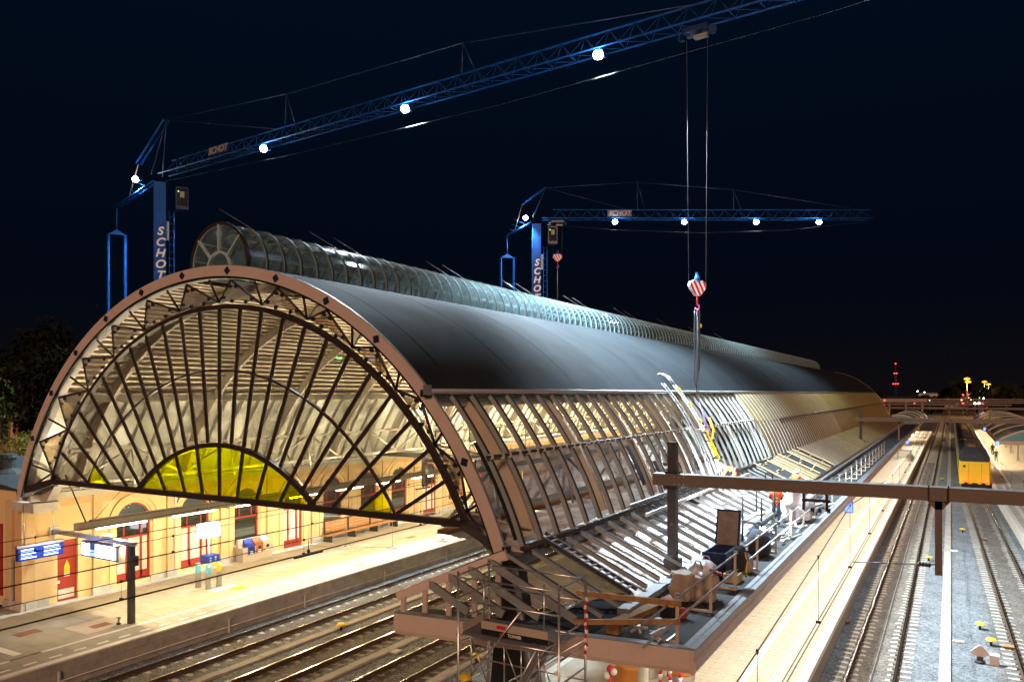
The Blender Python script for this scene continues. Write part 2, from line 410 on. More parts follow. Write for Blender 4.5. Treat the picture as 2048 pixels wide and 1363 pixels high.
def track(label, fx, y0, y1, yslp):
    global SLP
    t = thing('railway_track', label, 'railway track', (fx(y0), y0, 0), group='railway tracks')
    ys = [y0 + (y1 - y0) * i / 60 for i in range(61)]
    for sgn in (-1, 1):
        r = rail_mesh(MB(), [(fx(y) + sgn * .7535, y) for y in ys]).build('rail', 'rail', t)
        MB().add([(fx(y) + sgn * .7535 + a, y, .0012) for y in ys for a in (-.030, .030)], [(2 * i, 2 * i + 1, 2 * i + 3, 2 * i + 2) for i in range(60)]).build('rail_head', 'railtop', r)
    y = y0
    while y < y1:
        x = fx(y)
        if y < yslp and (inview(x, y, 0) or inview(x - 1.2, y, 0) or inview(x + 1.2, y, 0)):
            if SLP is None:
                SLP = sleeper_mb().build('sleeper', 'sleeper'); s = SLP
                f = MB()
                for sg in (-1, 1):
                    for a in (-.11, .11): f.box(sg * .7535 + a - .035, sg * .7535 + a + .035, -.06, .06, -.18, -.13)
                SLPF = f.build('rail_fastening', 'rail', SLP, kind='stuff')
            else:
                s = SLP.copy(); s.name = 'sleeper'; col.objects.link(s)
                if y < 60:
                    k = SLP.children[0].copy(); k.name = 'rail_fastening'; col.objects.link(k); k.parent = s
            s.parent = t; s.location = (x - fx(y0), y - y0, R.uniform(-.012, .008)); s.rotation_euler = (0, 0, R.uniform(-.012, .012))
        y += .6
    far = MB(); y = max(y0, yslp) + .3
    if y1 > yslp:
        while y < y1: far.box(fx(y) - 1.26, fx(y) + 1.26, y - .12, y + .12, -.3, -.178); y += .6
        far.build('far_sleepers', 'sleeper', t, kind='stuff')
    return t
XR2 = lambda y: 3.05 - .0188 * (min(y, 84) - 34.6) if y > -50 else 3
track('railway track nearest the station building under the arched hall', lambda y: -25.5, 4, 160, 75)
track('middle of the three railway tracks passing under the arched hall', lambda y: -21.5, 4, 160, 60)
track('railway track under the arched hall nearest the scaffold tower', lambda y: -17.7, 4, 160, 50)
track('empty railway track beside the island platform with the flat canopy', lambda y: -2.535, 8, 330, 130)
track('railway track at right with the yellow train standing on it', XR2, 8, 330, 110)
for x, lb in ((-23.55, 'concrete cable duct between the first two hall tracks'), (-19.75, 'concrete cable duct between the second and third hall tracks'), (-16.2, 'concrete cable duct at the right of the third hall track'), (-.2, 'long pale concrete cable duct lid strip between the right hand tracks')):
    t = thing('cable_duct', lb, 'cable duct', (x, 10, -.2), group='cable ducts beside the tracks')
    y = 10.; first = None
    while y < 110:
        if inview(x, y, 0):
            if first is None: first = MB().box(x - .19, x + .19, 10, 10.985, -.22, -.12).build('duct_lid', 'duct', t); first.location.y = y - 10
            else:
                k = inst(first, (0, 0, 0)); k.location.y = y - 10; k.location.z = R.uniform(-.012, .012); k.rotation_euler.z = R.uniform(-.006, .006)
        y += 1.0
    MB().box(x - .19, x + .19, 110, 330, -.22, -.125).build('far_duct_lids', 'duct', t, kind='stuff')
# slim cable in the middle of the nearest right track
setp(MB().path([(-2.53 + .012 * math.sin(y * .4), y, -.13) for y in range(12, 120, 2)], .014, 5).build('track_cable', 'galv'), 'thin pale cable lying along the middle of the empty right track', 'cable')

def tile_field(parent, x0, x1, y0, y1, tx, ty, z, m, skip=None, limit=300, g=.011):
    T = []; j = 0; y = y0
    while y < y1 - .01:
        x = x0 - (tx / 2 if j % 2 else 0)
        while x < x1 - .01:
            a, b = max(x, x0), min(x + tx, x1)
            if b - a > .1 and not (skip and skip((a + b) / 2, y + ty / 2)) and inview((a + b) / 2, y, z): T.append((a, b, y))
            x += tx
        y += ty; j += 1
    T.sort(key=lambda t: depth((t[0] + t[1]) / 2, t[2]) + (0 if inframe((t[0] + t[1]) / 2, t[2] + .15, z) else 500))
    proto = {}; rest = MB(); k = 0
    for a, b, y in T:
        dz = R.uniform(-.003, .002)
        if k < limit:
            key = round(b - a, 2)
            if key not in proto:
                p = MB().box(0, key - g, 0, ty - g, -.05, 0).build('paving_slab', m); p.parent = parent; proto[key] = p; o = p
            else: o = proto[key].copy(); o.name = 'paving_slab'; col.objects.link(o)
            o.location = wm(parent).inverted() @ Vector((a + g / 2, y + g / 2, z + dz)); k += 1
        else: rest.box(a + g / 2, b - g / 2, y + g / 2, y + ty - g / 2, z - .05, z + dz)
    if rest.v: rest.build('paving_slabs', m, parent, kind='stuff')

PZ = .76
def repeat_y(first, y0, pitch, n, parent):
    for i in range(1, n):
        o = first.copy(); o.name = first.name.split('.')[0]; col.objects.link(o); o.location = Vector(first.location) + Vector((0, pitch * i, 0))
# island platform under the canopy
pr = thing('island_platform', 'pale paved island platform under the flat canopy beside the tracks', 'platform', (-8.2, 10, 0)); pr['kind'] = 'structure'; del pr['category']; del pr['label']
box('platform_body', 'joint', (-12.25, -4.16, 8, 215, -.3, PZ - .045), pr)
skipR = lambda x, y: -6.13 < x < -5.83
tile_field(pr, -8.1, -6.13, 16, 60, .6, .3, PZ, 'paver', None, 160)
tile_field(pr, -5.83, -4.42, 16, 60, .6, .3, PZ, 'paver', None, 140)
box('paving_far', 'paver', (-8.1, -4.42, 60, 215, PZ - .04, PZ - .004), pr)
box('paving_inner', 'paver', (-12, -8.11, 8, 215, PZ - .04, PZ - .004), pr)
g = box('guide_line', 'whitestone', (-6.12, -5.84, 17, 215, PZ - .04, PZ + .001), pr)
box('guide_line', 'whitestone', (-12.0, -11.7, 15, 60, PZ - .04, PZ + .001), pr)
d = box('marking_block', 'whitestone', (-5.2, -4.92, 18, 18.28, PZ - .03, PZ + .004), pr); repeat_y(d, 18, .6, 130, pr)
d = box('coping_stone', 'whitestone', (-4.42, -4.1, 16, 16.99, PZ - .22, PZ + .004), pr); repeat_y(d, 16, 1.0, 110, pr)
box('far_coping', 'whitestone', (-4.42, -4.1, 126, 215, PZ - .22, PZ), pr, kind='stuff')
box('platform_face', 'concrete', (-4.32, -4.2, 8, 215, -.3, PZ - .22), pr)
box('platform_face', 'concrete2', (-12.4, -12.25, 8, 215, -.3, PZ), pr)
# platform along the station building
pl = thing('building_platform', 'x', 'x', (-31, 12, 0)); pl['kind'] = 'structure'; del pl['category']; del pl['label']
box('platform_body', 'joint', (-34.9, -27.4, 2, 215, -.3, PZ - .045), pl)
box('forecourt', 'paver2', (-70, -34.9, 2, 17.5, -.3, PZ - .01), pl)
skipL = lambda x, y: -28.96 < x < -28.78
tile_field(pl, -36.5, -28.96, 9, 44, .9, .6, PZ, 'paver2', None, 230)
tile_field(pl, -28.78, -27.6, 9, 44, .59, .6, PZ, 'paver2', None, 70)
box('paving_far', 'paver2', (-34.9, -27.6, 44.4, 215, PZ - .04, PZ - .004), pl)
box('guide_line', 'whitestone', (-28.95, -28.79, 15.5, 120, PZ - .04, PZ + .001), pl)
box('guide_line', 'whitestone', (-28.95, -28.79, 9, 14.4, PZ - .04, PZ + .001), pl)
MB().prism([(-36, 14.6), (-29.3, 14.75), (-29.3, 15.05), (-36, 14.9)], 'XY', PZ - .02, PZ + .004).build('guide_line', 'whitestone', pl)
d = box('marking_block', 'whitestone', (-28.03, -27.9, 10, 10.45, PZ - .03, PZ + .004), pl); repeat_y(d, 10, .88, 60, pl)
d = box('coping_stone', 'whitestone', (-27.6, -27.3, 9, 9.99, PZ - .06, PZ + .006), pl); repeat_y(d, 9, 1.0, 60, pl)
box('far_coping', 'whitestone', (-27.6, -27.3, 69, 215, PZ - .06, PZ), pl, kind='stuff')
d = box('wall_panel', 'concrete', (-27.5, -27.33, 9, 10.37, PZ - .36, PZ - .065), pl); repeat_y(d, 9, 1.38, 50, pl)
d = box('wall_panel', 'concrete', (-27.5, -27.35, 9.5, 10.87, -.3, PZ - .37), pl); repeat_y(d, 9, 1.38, 50, pl)
# conduit along the wall, cable marker posts, hatches
MB().path([(-27.28, 10, .06), (-27.28, 70, .06)], .022, 6).build('conduit', 'concrete2', pl)
for y in (15.2, 22.5, 27, 33, 39): box('cable_riser', 'concrete2', (-27.31, -27.25, y, y + .07, -.2, .42), pl)
h = box('drain_cover', 'brick', (-31.95, -31.35, 16.0, 16.9, PZ - .02, PZ + .006), pl)
box('drain_cover', 'brick', (-30.35, -29.85, 18.1, 18.85, PZ - .02, PZ + .009), pl)
box('drain_surround', 'binbeige', (-31.0, -29.4, 17.5, 19.3, PZ - .02, PZ + .005), pl)
box('drain_cover', 'brick', (-31.0, -30.5, 39.6, 40.4, PZ - .02, PZ + .006), pl)
box('marking_tile', 'yellow', (-30.3, -29.75, 25.0, 25.75, PZ - .02, PZ + .005), pl)
box('marking_tile', 'whitestone', (-30.95, -30.4, 24.3, 25.7, PZ - .02, PZ + .005), pl)
# right hand platform
pf = thing('right_platform', 'x', 'x', (8, 50, 0)); pf['kind'] = 'structure'; del pf['category']; del pf['label']
MB().prism([(XR2(30) + 1.62, 30), (XR2(84) + 1.62, 84), (XR2(84) + 1.62, 330), (14, 330), (14, 30)], 'XY', -.3, PZ - .01).build('platform_body', 'paver2', pf)
for a, b, wd in ((30, 84, .28), (84, 330, .28)):
    MB().prism([(XR2(a) + 1.6, a), (XR2(b) + 1.6, b), (XR2(b) + 1.6 + wd, b), (XR2(a) + 1.6 + wd, a)], 'XY', -.1, PZ + .003).build('coping', 'concrete2', pf)
    MB().prism([(XR2(a) + 2.95, a), (XR2(b) + 2.95, b), (XR2(b) + 3.2, b), (XR2(a) + 3.2, a)], 'XY', PZ - .02, PZ + .003).build('guide_line', 'whitestone', pf)
for i in range(60):
    y = 45 + i * .8; x = XR2(y) + 2.35
    box('marking_block', 'whitestone', (x, x + .28, y, y + .28, PZ - .02, PZ + .003), pf)

# ------------------------------------------------------------------ station building
FX = -35.0
sb = thing('station_building', 'long yellow stucco station building with arched windows and red doors', 'building', (-40, 18, 0))
# openings: (y0, y1, z0, spring, kind)
OPEN = [(19.48, 20.42, .77, 3.55, 'door'), (22.3, 24.1, .96, 3.95, 'arch'), (25.85, 27.6, .96, 3.95, 'arch'), (29.3, 31.0, 1.62, 3.95, 'win'), (32.95, 34.45, .8, 3.95, 'arch'),
        (36.3, 38.0, 1.62, 3.95, 'win'), (39.9, 41.5, 1.62, 3.95, 'win'), (43.2, 45.0, 1.62, 3.95, 'win'), (47.0, 48.7, .8, 3.95, 'arch'), (50.4, 52.1, 1.62, 3.95, 'win'), (54, 55.6, 1.62, 3.95, 'win'),
        (57.5, 59.2, .8, 3.95, 'arch'), (61, 62.6, 1.62, 3.95, 'win'), (65, 66.6, 1.62, 3.95, 'win')]
def arch_pts(y0, y1, zs, n=12):
    r = (y1 - y0) / 2; c = (y0 + y1) / 2
    return [(c + r * math.cos(PI - PI * i / n), zs + r * math.sin(PI * i / n)) for i in range(n + 1)]
TOPZ = 5.95
wl = MB(); prev = 18.05
for (y0, y1, z0, zs, k) in OPEN:
    wl.box(FX - .35, FX, prev, y0, PZ, TOPZ)                        # pier
    if z0 > .9: wl.box(FX - .35, FX, y0, y1, PZ, z0)
    if k == 'door': wl.box(FX - .35, FX, y0, y1, zs, TOPZ)
    else:
        a = arch_pts(y0, y1, zs)
        for i in range(len(a) - 1):
            wl.prism([a[i], (a[i][0], TOPZ), (a[i + 1][0], TOPZ), a[i + 1]], 'YZ', FX - .35, FX)
    prev = y1
wl.box(FX - .35, FX, prev, 110, PZ, TOPZ)
wl.box(-55, FX - .36, 18.05, 18.4, PZ, TOPZ)
wl.build('wall', 'stucco', sb)
for i, (y0, y1, z0, zs, k) in enumerate(OPEN):
    yc = (y0 + y1) / 2; r = (y1 - y0) / 2; zt = zs + r
    if k == 'door':
        d = box('door', 'redpaint', (FX - .22, FX - .12, y0, y1, .77, zs), sb)
        box('vent_grille', 'concrete2', (FX - .118, FX - .10, y0 + .1, y1 - .12, .88, 1.3), d)
        MB().prism([(y0 + .36, 2.0), (y0 + .62, 2.0), (y0 + .62, 2.32), (y0 + .49, 2.6), (y0 + .36, 2.32)], 'YZ', FX - .118, FX - .10).build('warning_sticker', 'yellow', d)
        box('sticker', 'white', (FX - .117, FX - .105, y0 + .36, y0 + .62, 1.86, 1.98), d)
        box('lock', 'white', (FX - .117, FX - .09, y0 + .06, y0 + .16, 1.6, 1.72), d)
        continue
    # moulded arch
    mo = MB()
    for (ra, rb, px) in ((r + .1, r + .34, .05), (r + .34, r + .42, .10)):
        n = 14
        for j in range(n):
            a0, a1 = PI * j / n, PI * (j + 1) / n
            mo.prism([(yc + ra * math.cos(a0), zs + ra * math.sin(a0)), (yc + rb * math.cos(a0), zs + rb * math.sin(a0)), (yc + rb * math.cos(a1), zs + rb * math.sin(a1)), (yc + ra * math.cos(a1), zs + ra * math.sin(a1))], 'YZ', FX - .02, FX + px)
    for sg in (-1, 1):
        c = yc + sg * (r + .25); mo.box(FX - .02, FX + .12, c - .2, c + .2, zs - .16, zs); mo.box(FX - .02, FX + .045, c - .13, c + .13, PZ + .3, zs - .16)
    wdw = mo.build('arch_moulding', 'stucco', sb)
    fr = MB(); t = .09; xa, xb = FX - .2, FX - .1
    for (a, b, c_, d_) in ((y0, y0 + t, z0, zs), (y1 - t, y1, z0, zs), (y0 + t, y1 - t, z0, z0 + t * (5 if z0 < 1 else 1)), (y0, y1, zs - .85, zs - .72), (y0, y1, zs - .1, zs), (yc + r * .45, yc + r * .45 + .07, zs - .72, zs - .1), (yc - r * .55, yc - r * .55 + .07, zs - .72, zs - .1)):
        fr.box(xa, xb, a, b, c_, d_)
    if z0 < 1: fr.box(xa, xb, yc - .35, yc - .25, z0 + .1, zs - .85); fr.box(xa, xb, yc + r * .45, yc + r * .45 + .1, z0 + .1, zs - .85)
    n = 12
    for j in range(n):
        a0, a1 = PI * j / n, PI * (j + 1) / n
        fr.prism([(yc + q * math.cos(a), zs + q * math.sin(a)) for q, a in ((r - .07, a0), (r, a0), (r, a1), (r - .07, a1))], 'YZ', xa, xb)
    win = fr.build('window' if z0 > 1 else 'door', 'redpaint', sb)
    MB().prism([(y0, z0), (y1, z0), (y1, zs - .86)] + [(y0, zs - .86)], 'YZ', FX - .17, FX - .15).build('pane', 'windowdark' if (k == 'win') else 'opal', win)
    MB().prism([(y0, zs - .85), (y1, zs - .85)] + list(reversed(arch_pts(y0, y1, zs))), 'YZ', FX - .165, FX - .155).build('pane', 'windowdark', win)
    if z0 < 1: box('door_handle', 'white', (FX - .1, FX - .06, yc - .22, yc - .19, 1.6, 2.1), win)
    if z0 > 1: box('sill', 'stucco2', (FX - .1, FX + .14, y0 - .12, y1 + .12, z0 - .12, z0 - .002), win)
# dark interior behind the glazing
box('interior_wall', 'grey', (FX - 1.6, FX - 1.5, 18.5, 110, PZ, TOPZ), sb)
ps = []; prevy = 18.05
for y in (18.05, 21.1, 25.0, 28.3, 31.6, 35.2, 38.6, 42.1, 45.8, 49.5, 53, 56.6, 60.2, 63.8):
    box('pilaster', 'stucco2', (FX + .003, FX + .1, y, y + .42, 1.15, TOPZ - .35), sb)
    box('pilaster_base', 'plinth', (FX + .003, FX + .16, y - .05, y + .47, PZ, 1.15), sb)
y = 18.1
while y < 66:
    a, b = y, y + 1.0
    if not any(a < o[1] and b > o[0] and o[2] < 1 for o in OPEN): box('plinth_stone', 'plinth', (FX + .003, FX + .06, a, b - .012, PZ, 1.1 + R.uniform(-.02, .02)), sb)
    y += 1.0
cn = MB()
for za, zb, px in ((5.5, 5.62, .12), (5.62, 5.74, .24), (5.74, 5.95, .4)): cn.box(FX - .02, FX + px, 18.0, 110, za, zb)
cn.build('cornice', 'stucco2', sb)
box('frieze', 'stucco2', (FX + .002, FX + .03, 18.05, 110, 5.1, 5.48), sb)
MB().prism([(FX + .45, 5.97), (-42, 6.75), (-56, 5.97)], 'XZ', 17.9, 110).build('roof', 'slate', sb)
box('downpipe', 'concrete2', (FX + .02, FX + .13, 25.4, 25.51, PZ, 5.4), sb)
# end wall features (towards the camera)
box('end_pilaster', 'stucco2', (FX - .45, FX + .1, 17.9, 18.045, PZ, 5.5), sb)
box('end_pilaster', 'stucco2', (FX - 1.3, FX - .75, 17.93, 18.045, PZ, 5.5), sb)
box('end_base', 'plinth', (FX - 1.35, FX + .16, 17.84, 18.04, PZ, 1.15), sb)
box('end_window', 'redpaint', (FX - 3.4, FX - 1.7, 17.98, 18.06, 1.2, 4.4), sb)
box('downpipe', 'concrete2', (FX - .66, FX - .56, 17.8, 17.9, PZ, 3), sb)
vc = MB().lathe([(.75, 0), (.7, .12), (.35, .3), (.33, .75), (.42, .8), (.38, .95), (.12, 1.0)], (-39.2, 19.5, 6.35), 14).build('roof_vent', 'slate', sb)

# ------------------------------------------------------------------ arched hall
HX, HZ, RO = -21.78, 2.05, 12.45
YR, YF, YE = 17.05, 17.6, 159.0
def pol(r, a): a = math.radians(a); return HX + r * math.cos(a), HZ + r * math.sin(a)
hall = thing('arched_hall', 'long barrel roofed platform hall with glazed fan shaped front and dark roof', 'station hall', (HX, YR, 0))
A0 = 18.9; AG = 41.2
rim = MB().arc(HX, HZ, 12.10, RO, A0 - .8, 180 - A0 + .8, YR - .06, YR, 72).build('front_rim', 'rimpaint', hall)
MB().arc(HX, HZ, 12.03, 12.098, A0, 180 - A0, YR - .03, YR + .05, 60).build('rim_gasket', 'black', rim)
MB().arc(HX, HZ, RO + .003, RO + .016, A0, 180 - A0, YR - .05, YR + .03, 60).build('rim_flashing', 'zinc', rim)
MB().arc(HX, HZ, 12.05, 12.12, A0, 180 - A0, YR + .06, YR + .36, 60).build('rim_soffit', 'grey', rim)
STEP = 10.7
for n in range(-7, 7):
    a = 90 + STEP / 2 + STEP * n
    if not (A0 + 3 < a < 180 - A0 - 3): continue
    x, z = pol(12.275, a); t = math.radians(a); s = .135
    poly = [(x + s * math.cos(t + PI / 2 * k), z + s * math.sin(t + PI / 2 * k)) for k in range(4)]
    MB().prism(poly, 'XZ', YR - .10, YR - .062).build('diamond_plate', 'navy', rim)
# fan window
fan = MB().arc(HX, HZ, 11.06, 11.19, 24.3, 155.7, YF - .10, YF + .10, 60).build('fan_frame', 'darksteel', hall)
MB().arc(HX, HZ, 11.19, 11.23, 24.3, 155.7, YF - .03, YF + .06, 60).build('frame_tube', 'darksteel', fan)
MB().arc(HX, HZ, 8.94, 9.0, 31.2, 148.8, YF - .06, YF + .04, 50).build('middle_arch', 'darksteel', fan)
MB().arc(HX, HZ, 6.33, 6.48, 46.2, 133.8, YF - .09, YF + .07, 40).build('lunette_arch', 'darksteel', fan)
MB().box(HX - 10.15, HX + 10.15, YF - .10, YF + .09, 6.53, 6.72).build('tie_beam', 'darksteel', fan)
DZ = 6.72 - HZ
MS = STEP / 2
def rmin(a, r): return max(r, DZ / max(.05, math.sin(math.radians(a))))
for k in range(-12, 13):
    a = 90 + MS * k
    r0 = DZ / math.sin(math.radians(a)) if (k % 2 == 0) else rmin(a, 6.5)
    if r0 > 10.9: continue
    p, q = pol(r0, a), pol(11.06, a)
    MB().beam((p[0], YF, p[1]), (q[0], YF, q[1]), .10, .072, (0, 1, 0)).build('mullion', 'darksteel', fan)
def cell(ra, rb, a, b, m):
    n = 4; lo = []; hi = []
    for i in range(n + 1):
        t = a + (b - a) * i / n; q = min(rmin(t, ra), rb)
        lo.append(pol(q, t)); hi.append(pol(rb, t))
    if max(math.hypot(l[0] - h[0], l[1] - h[1]) for l, h in zip(lo, hi)) < .06: return
    vs = [(x, YF + d, z) for d in (-.006, .006) for x, z in lo + hi[::-1]]; N = 2 * n + 2
    fs = []
    for i in range(n):
        f = (i, i + 1, N - 2 - i, N - 1 - i); fs += [f, tuple(j + N for j in reversed(f))]
    MB().add(vs, fs).build('pane', m, fan)
for k in range(-12, 12):
    a, b = 90 + MS * k, 90 + MS * (k + 1)
    cell(9.0, 11.06, a, b, 'glass')
    last = k in (-12, -11, 10, 11)
    cell(6.48, 8.94, a, b, 'glassyellow' if (k in (-11, 10)) else 'glass')
for k in range(-8, 8, 2):
    cell(.5, 6.33, 90 + MS * k, 90 + MS * (k + 2), 'glassyellow')
# space truss between the rim and the fan frame
def P3(r, a, y): x, z = pol(r, a); return Vector((x, y, z))
for n in range(-7, 8):
    b = 90 + STEP * n
    if not 24 < b < 156: continue
    N0 = P3(11.3, b, YF)
    for sg in (-1, 1):
        a = b + sg * STEP / 2
        if A0 + 1 < a < 180 - A0 - 1:
            MB().tube(N0, P3(11.99, a, YR + .1), .042, 6).build('truss_member', 'darksteel', hall)
            MB().tube(N0, P3(12.1, a, YF + 1.7), .036, 6).build('truss_member', 'beige', hall)
    MB().tube(N0, P3(12.02, b, YR + .12), .04, 6).build('truss_member', 'darksteel', hall)
for n in range(-7, 7):
    a = 90 + STEP / 2 + STEP * n
    if not 24 < a < 156: continue
    A = P3(11.93, a, YR + .12); B = P3(11.33, a - STEP / 2 + .5, YF - .06); C = P3(11.33, a + STEP / 2 - .5, YF - .06)
    up = Vector((0, .012, 0)); D = P3(11.36, a, YF - .06)
    pn = MB().add([A, B, D, C, A + up, B + up, D + up, C + up], [(0, 1, 2, 3), (7, 6, 5, 4)]).build('truss_pane', 'glassdusty', hall)
    fx = MB()
    for P_, Q_, t in ((A, B, .16), (A, C, .16), (A, B, .8), (A, C, .8), (B, C, .3), (B, C, .7)):
        c = P_.lerp(Q_, t); c = c.lerp((A + B + C) / 3, .10 if t in (.16, .8) else .12)
        fx.lathe([(.065, -.03), (.065, .03)], c, 10, 'Y')
    fx.build('pane_fixings', 'navy', pn, kind='stuff')
# feet of the front
for sg in (-1, 1):
    X = lambda d: HX + sg * d
    MB().beam((X(10.12), YF, 6.6), (X(11.75), YR + .05, 6.12), .26, .26).build('foot_strut', 'darksteel', hall)
    MB().beam((X(10.12), YF + .1, 6.6), (X(11.2), YF + .4, 6.25), .16, .3).build('foot_strut', 'darksteel', hall)
    MB().prism([(X(10.2), 6.5), (X(11.9), 6.0), (X(11.6), 5.7), (X(10.9), 5.72)], 'XZ', YF + .14, YF + .5).build('foot_bracket', 'beige', hall)
    box('edge_beam', 'cream' if sg < 0 else 'darksteel', (min(X(11.35), X(11.95)), max(X(11.35), X(11.95)), YR + .3, YE, 5.72, 5.98), hall)
box('foot_block', 'plinth', (-34.9, -33.2, 17.5, 18.6, 5.2, 5.6), hall)
# roof shell with a slot for the lantern, corrugated deck inside
for a0, a1 in ((AG, 83.4), (96.6, 180 - AG)):
    MB().arc(HX, HZ, 12.38, RO, a0, a1, YR + .02, YE, 96).build('roof_membrane', 'membrane', hall)
    cd = MB(); n = int((a1 - a0) * .0174533 * 12.2 / .31); vs = []; fs = []
    for i in range(n):
        for f, r in ((0, 12.16), (.40, 12.16), (.5, 12.29), (.90, 12.29)):
            x, z = pol(r, a0 + .2 + (a1 - a0 - .4) * (i + f) / n); vs += [(x, YR + .35, z), (x, YE - .2, z)]
    for j in range(len(vs) // 2 - 1): fs.append((2 * j, 2 * j + 1, 2 * j + 3, 2 * j + 2))
    cd.add(vs, fs).build('ceiling_deck', 'deck', hall)
for i in range(34):
    for a0, a1 in ((AG, 83.2), (96.8, 180 - AG)):
        if i == 0: sm_ = MB().arc(HX, HZ, RO + .001, RO + .005, a0, a1, 0, .05, 40).build('roof_seam', 'membrane', hall); sm_.location.y = 1.4; sm_.data.transform(Matrix.Translation((0, YR, 0))); sm0 = (sm0 + [sm_]) if a0 > 90 else [sm_]
        else: k = sm0[0 if a0 < 90 else 1].copy(); k.name = 'roof_seam'; col.objects.link(k); k.location.y = 1.4 + 4.2 * i
# interior arch ribs
rb = MB().arc(HX, HZ, 11.78, 12.14, 20, 160, -.07, .07, 48).build('arch_rib', 'beige', hall); rb.location.y = 19.2 - YR + 0
rb.data.transform(Matrix.Translation((0, YR, 0))) ; rb.location.y = 19.3 - YR
for i in range(1, 27):
    o = rb.copy(); o.name = 'arch_rib'; col.objects.link(o); o.location.y = rb.location.y + 5.25 * i
# wind bracing rods and ceiling purlins
for a in (55, 70, 110, 125, 136):
    x, z = pol(12.05, a); MB().tube((x, YR + .5, z), (x, YE, z), .035, 6).build('ceiling_rail', 'beige', hall)
for a in (AG + .4, 180 - AG - .4):
    x, z = pol(12.0, a); MB().box(x - .12, x + .12, YR + .4, YE, z - .16, z + .16).build('gutter_beam', 'cream', hall)
# lattice girders along both sides
def girder(X, z0, z1, m):
    t = MB().box(X - .07, X + .07, YF + .2, YE, z1 - .14, z1).build('girder_chord', m, hall)
    MB().box(X - .07, X + .07, YF + .2, YE, z0, z0 + .14).build('girder_chord', m, hall)
    p = MB().tube((X, YF + .3, z0 + .1), (X, YF + .3 + 2.6, z1 - .1), .055, 6).build('girder_diagonal', m, hall)
    q = MB().tube((X, YF + .3 + 5.2, z0 + .1), (X, YF + .3 + 2.7, z1 - .1), .055, 6).build('girder_diagonal', m, hall)
    v = MB().tube((X + .3, YF + 2.9, z0 - .3), (X, YF + 2.9, z1 - .1), .045, 6).build('girder_post', m, hall)
    for o in (p, q, v):
        for i in range(1, 20):
            k = o.copy(); k.name = o.name.split('.')[0]; col.objects.link(k); k.location.y = o.location.y + 5.25 * i
girder(-12.55, 6.42, 7.95, 'ribpaint'); girder(-31.1, 6.42, 7.95, 'cream')
# glazing of the building side
pa = MB().arc(HX, HZ, 12.38, 12.40, 180 - AG, 180 - A0 - .3, .06, .99, 6).build('side_pane', 'opalpane', hall)
gb = MB().arc(HX, HZ, 12.2, 12.42, 180 - AG, 180 - A0 - .3, -.035, .035, 8).build('glazing_bar', 'cream', hall)
pa.data.transform(Matrix.Translation((0, YR, 0))); gb.data.transform(Matrix.Translation((0, YR, 0)))
for i in range(0, 95):
    y = .25 + 1.05 * i
    if i == 0: pa.location.y = gb.location.y = y; continue
    k = pa.copy(); k.name = 'side_pane'; col.objects.link(k); k.location.y = y
    k = gb.copy(); k.name = 'glazing_bar'; col.objects.link(k); k.location.y = y
MB().arc(HX, HZ, 12.38, 12.40, 180 - AG, 180 - A0, YR + 100, YE, 6).build('far_side_panes', 'opalpane', hall, kind='stuff')
# ribs on the open side; covered panes further on
rib = MB().arc(HX, HZ, 12.325, RO, A0 - .3, AG, -.04, .04, 14).build('side_rib', 'ribpaint', hall)
seal = MB().arc(HX, HZ, RO + .002, RO + .03, A0 - .3, AG, -.01, .055, 14).build('rib_seal', 'rubber', rib)
for o in (rib, seal): o.data.transform(Matrix.Translation((0, YR, 0)))
Y1 = 18.0 - YR; NR = 134; NO = 31
rib.location.y = Y1
for i in range(1, NR):
    k = rib.copy(); k.name = 'side_rib'; col.objects.link(k); k.location.y = Y1 + 1.05 * i
    k2 = seal.copy(); k2.name = 'rib_seal'; col.objects.link(k2); k2.parent = k
    if i > 60: bpy.data.objects.remove(k2)
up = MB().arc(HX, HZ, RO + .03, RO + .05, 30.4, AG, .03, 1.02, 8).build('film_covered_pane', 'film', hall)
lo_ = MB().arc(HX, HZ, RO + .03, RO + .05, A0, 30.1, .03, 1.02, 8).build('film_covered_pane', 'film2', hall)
st = MB().arc(HX, HZ, RO + .05, RO + .065, A0, AG, -.03, .03, 14).build('cover_strip', 'whitestrip', hall)
for o in (up, lo_, st): o.data.transform(Matrix.Translation((0, YR, 0))); o.location.y = Y1 + 1.05 * NO
for i in range(NO + 1, NR - 1):
    for o in (up, lo_) + ((st,) if i < 66 else ()):
        k = o.copy(); k.name = o.name.split('.')[0]; col.objects.link(k); k.location.y = Y1 + 1.05 * i
x, z = pol(RO + .08, 30.25); MB().tube((x, Y1 + YR + 1.05 * 38, z), (x, YE, z), .07, 8).build('transom_cap', 'steelgrey', hall)
# transom tube and clips on the open ribs
for a, nm in ((30.9, 'transom_tube'), (A0 - .2, 'foot_tube')):
    x, z = pol(RO + .07, a)
    t = MB().tube((x, YR + .7, z), (x, YR + 33.4, z), .045 if a > 25 else .09, 8).build(nm, 'rubber', hall)
    c0 = MB().obox((x, YR, z), (.12, .09, .14)).build('tube_clip', 'concrete2', t)
    c0.location.y = .9
    for i in range(1, 62):
        k = c0.copy(); k.name = 'tube_clip'; col.objects.link(k); k.location.y = .9 + .525 * i + R.uniform(-.08, .08)
        k.location.z = R.uniform(-.03, .03)
# gutter profile below the membrane
x, z = pol(RO + .06, AG)
gt = MB().tube((x, YR - .25, z), (x, YE, z), .085, 10).build('roof_gutter', 'galv', hall)
box('gutter_end', 'galv', (x - .1, x + .1, YR - .32, YR - .2, z - .1, z + .18), gt)
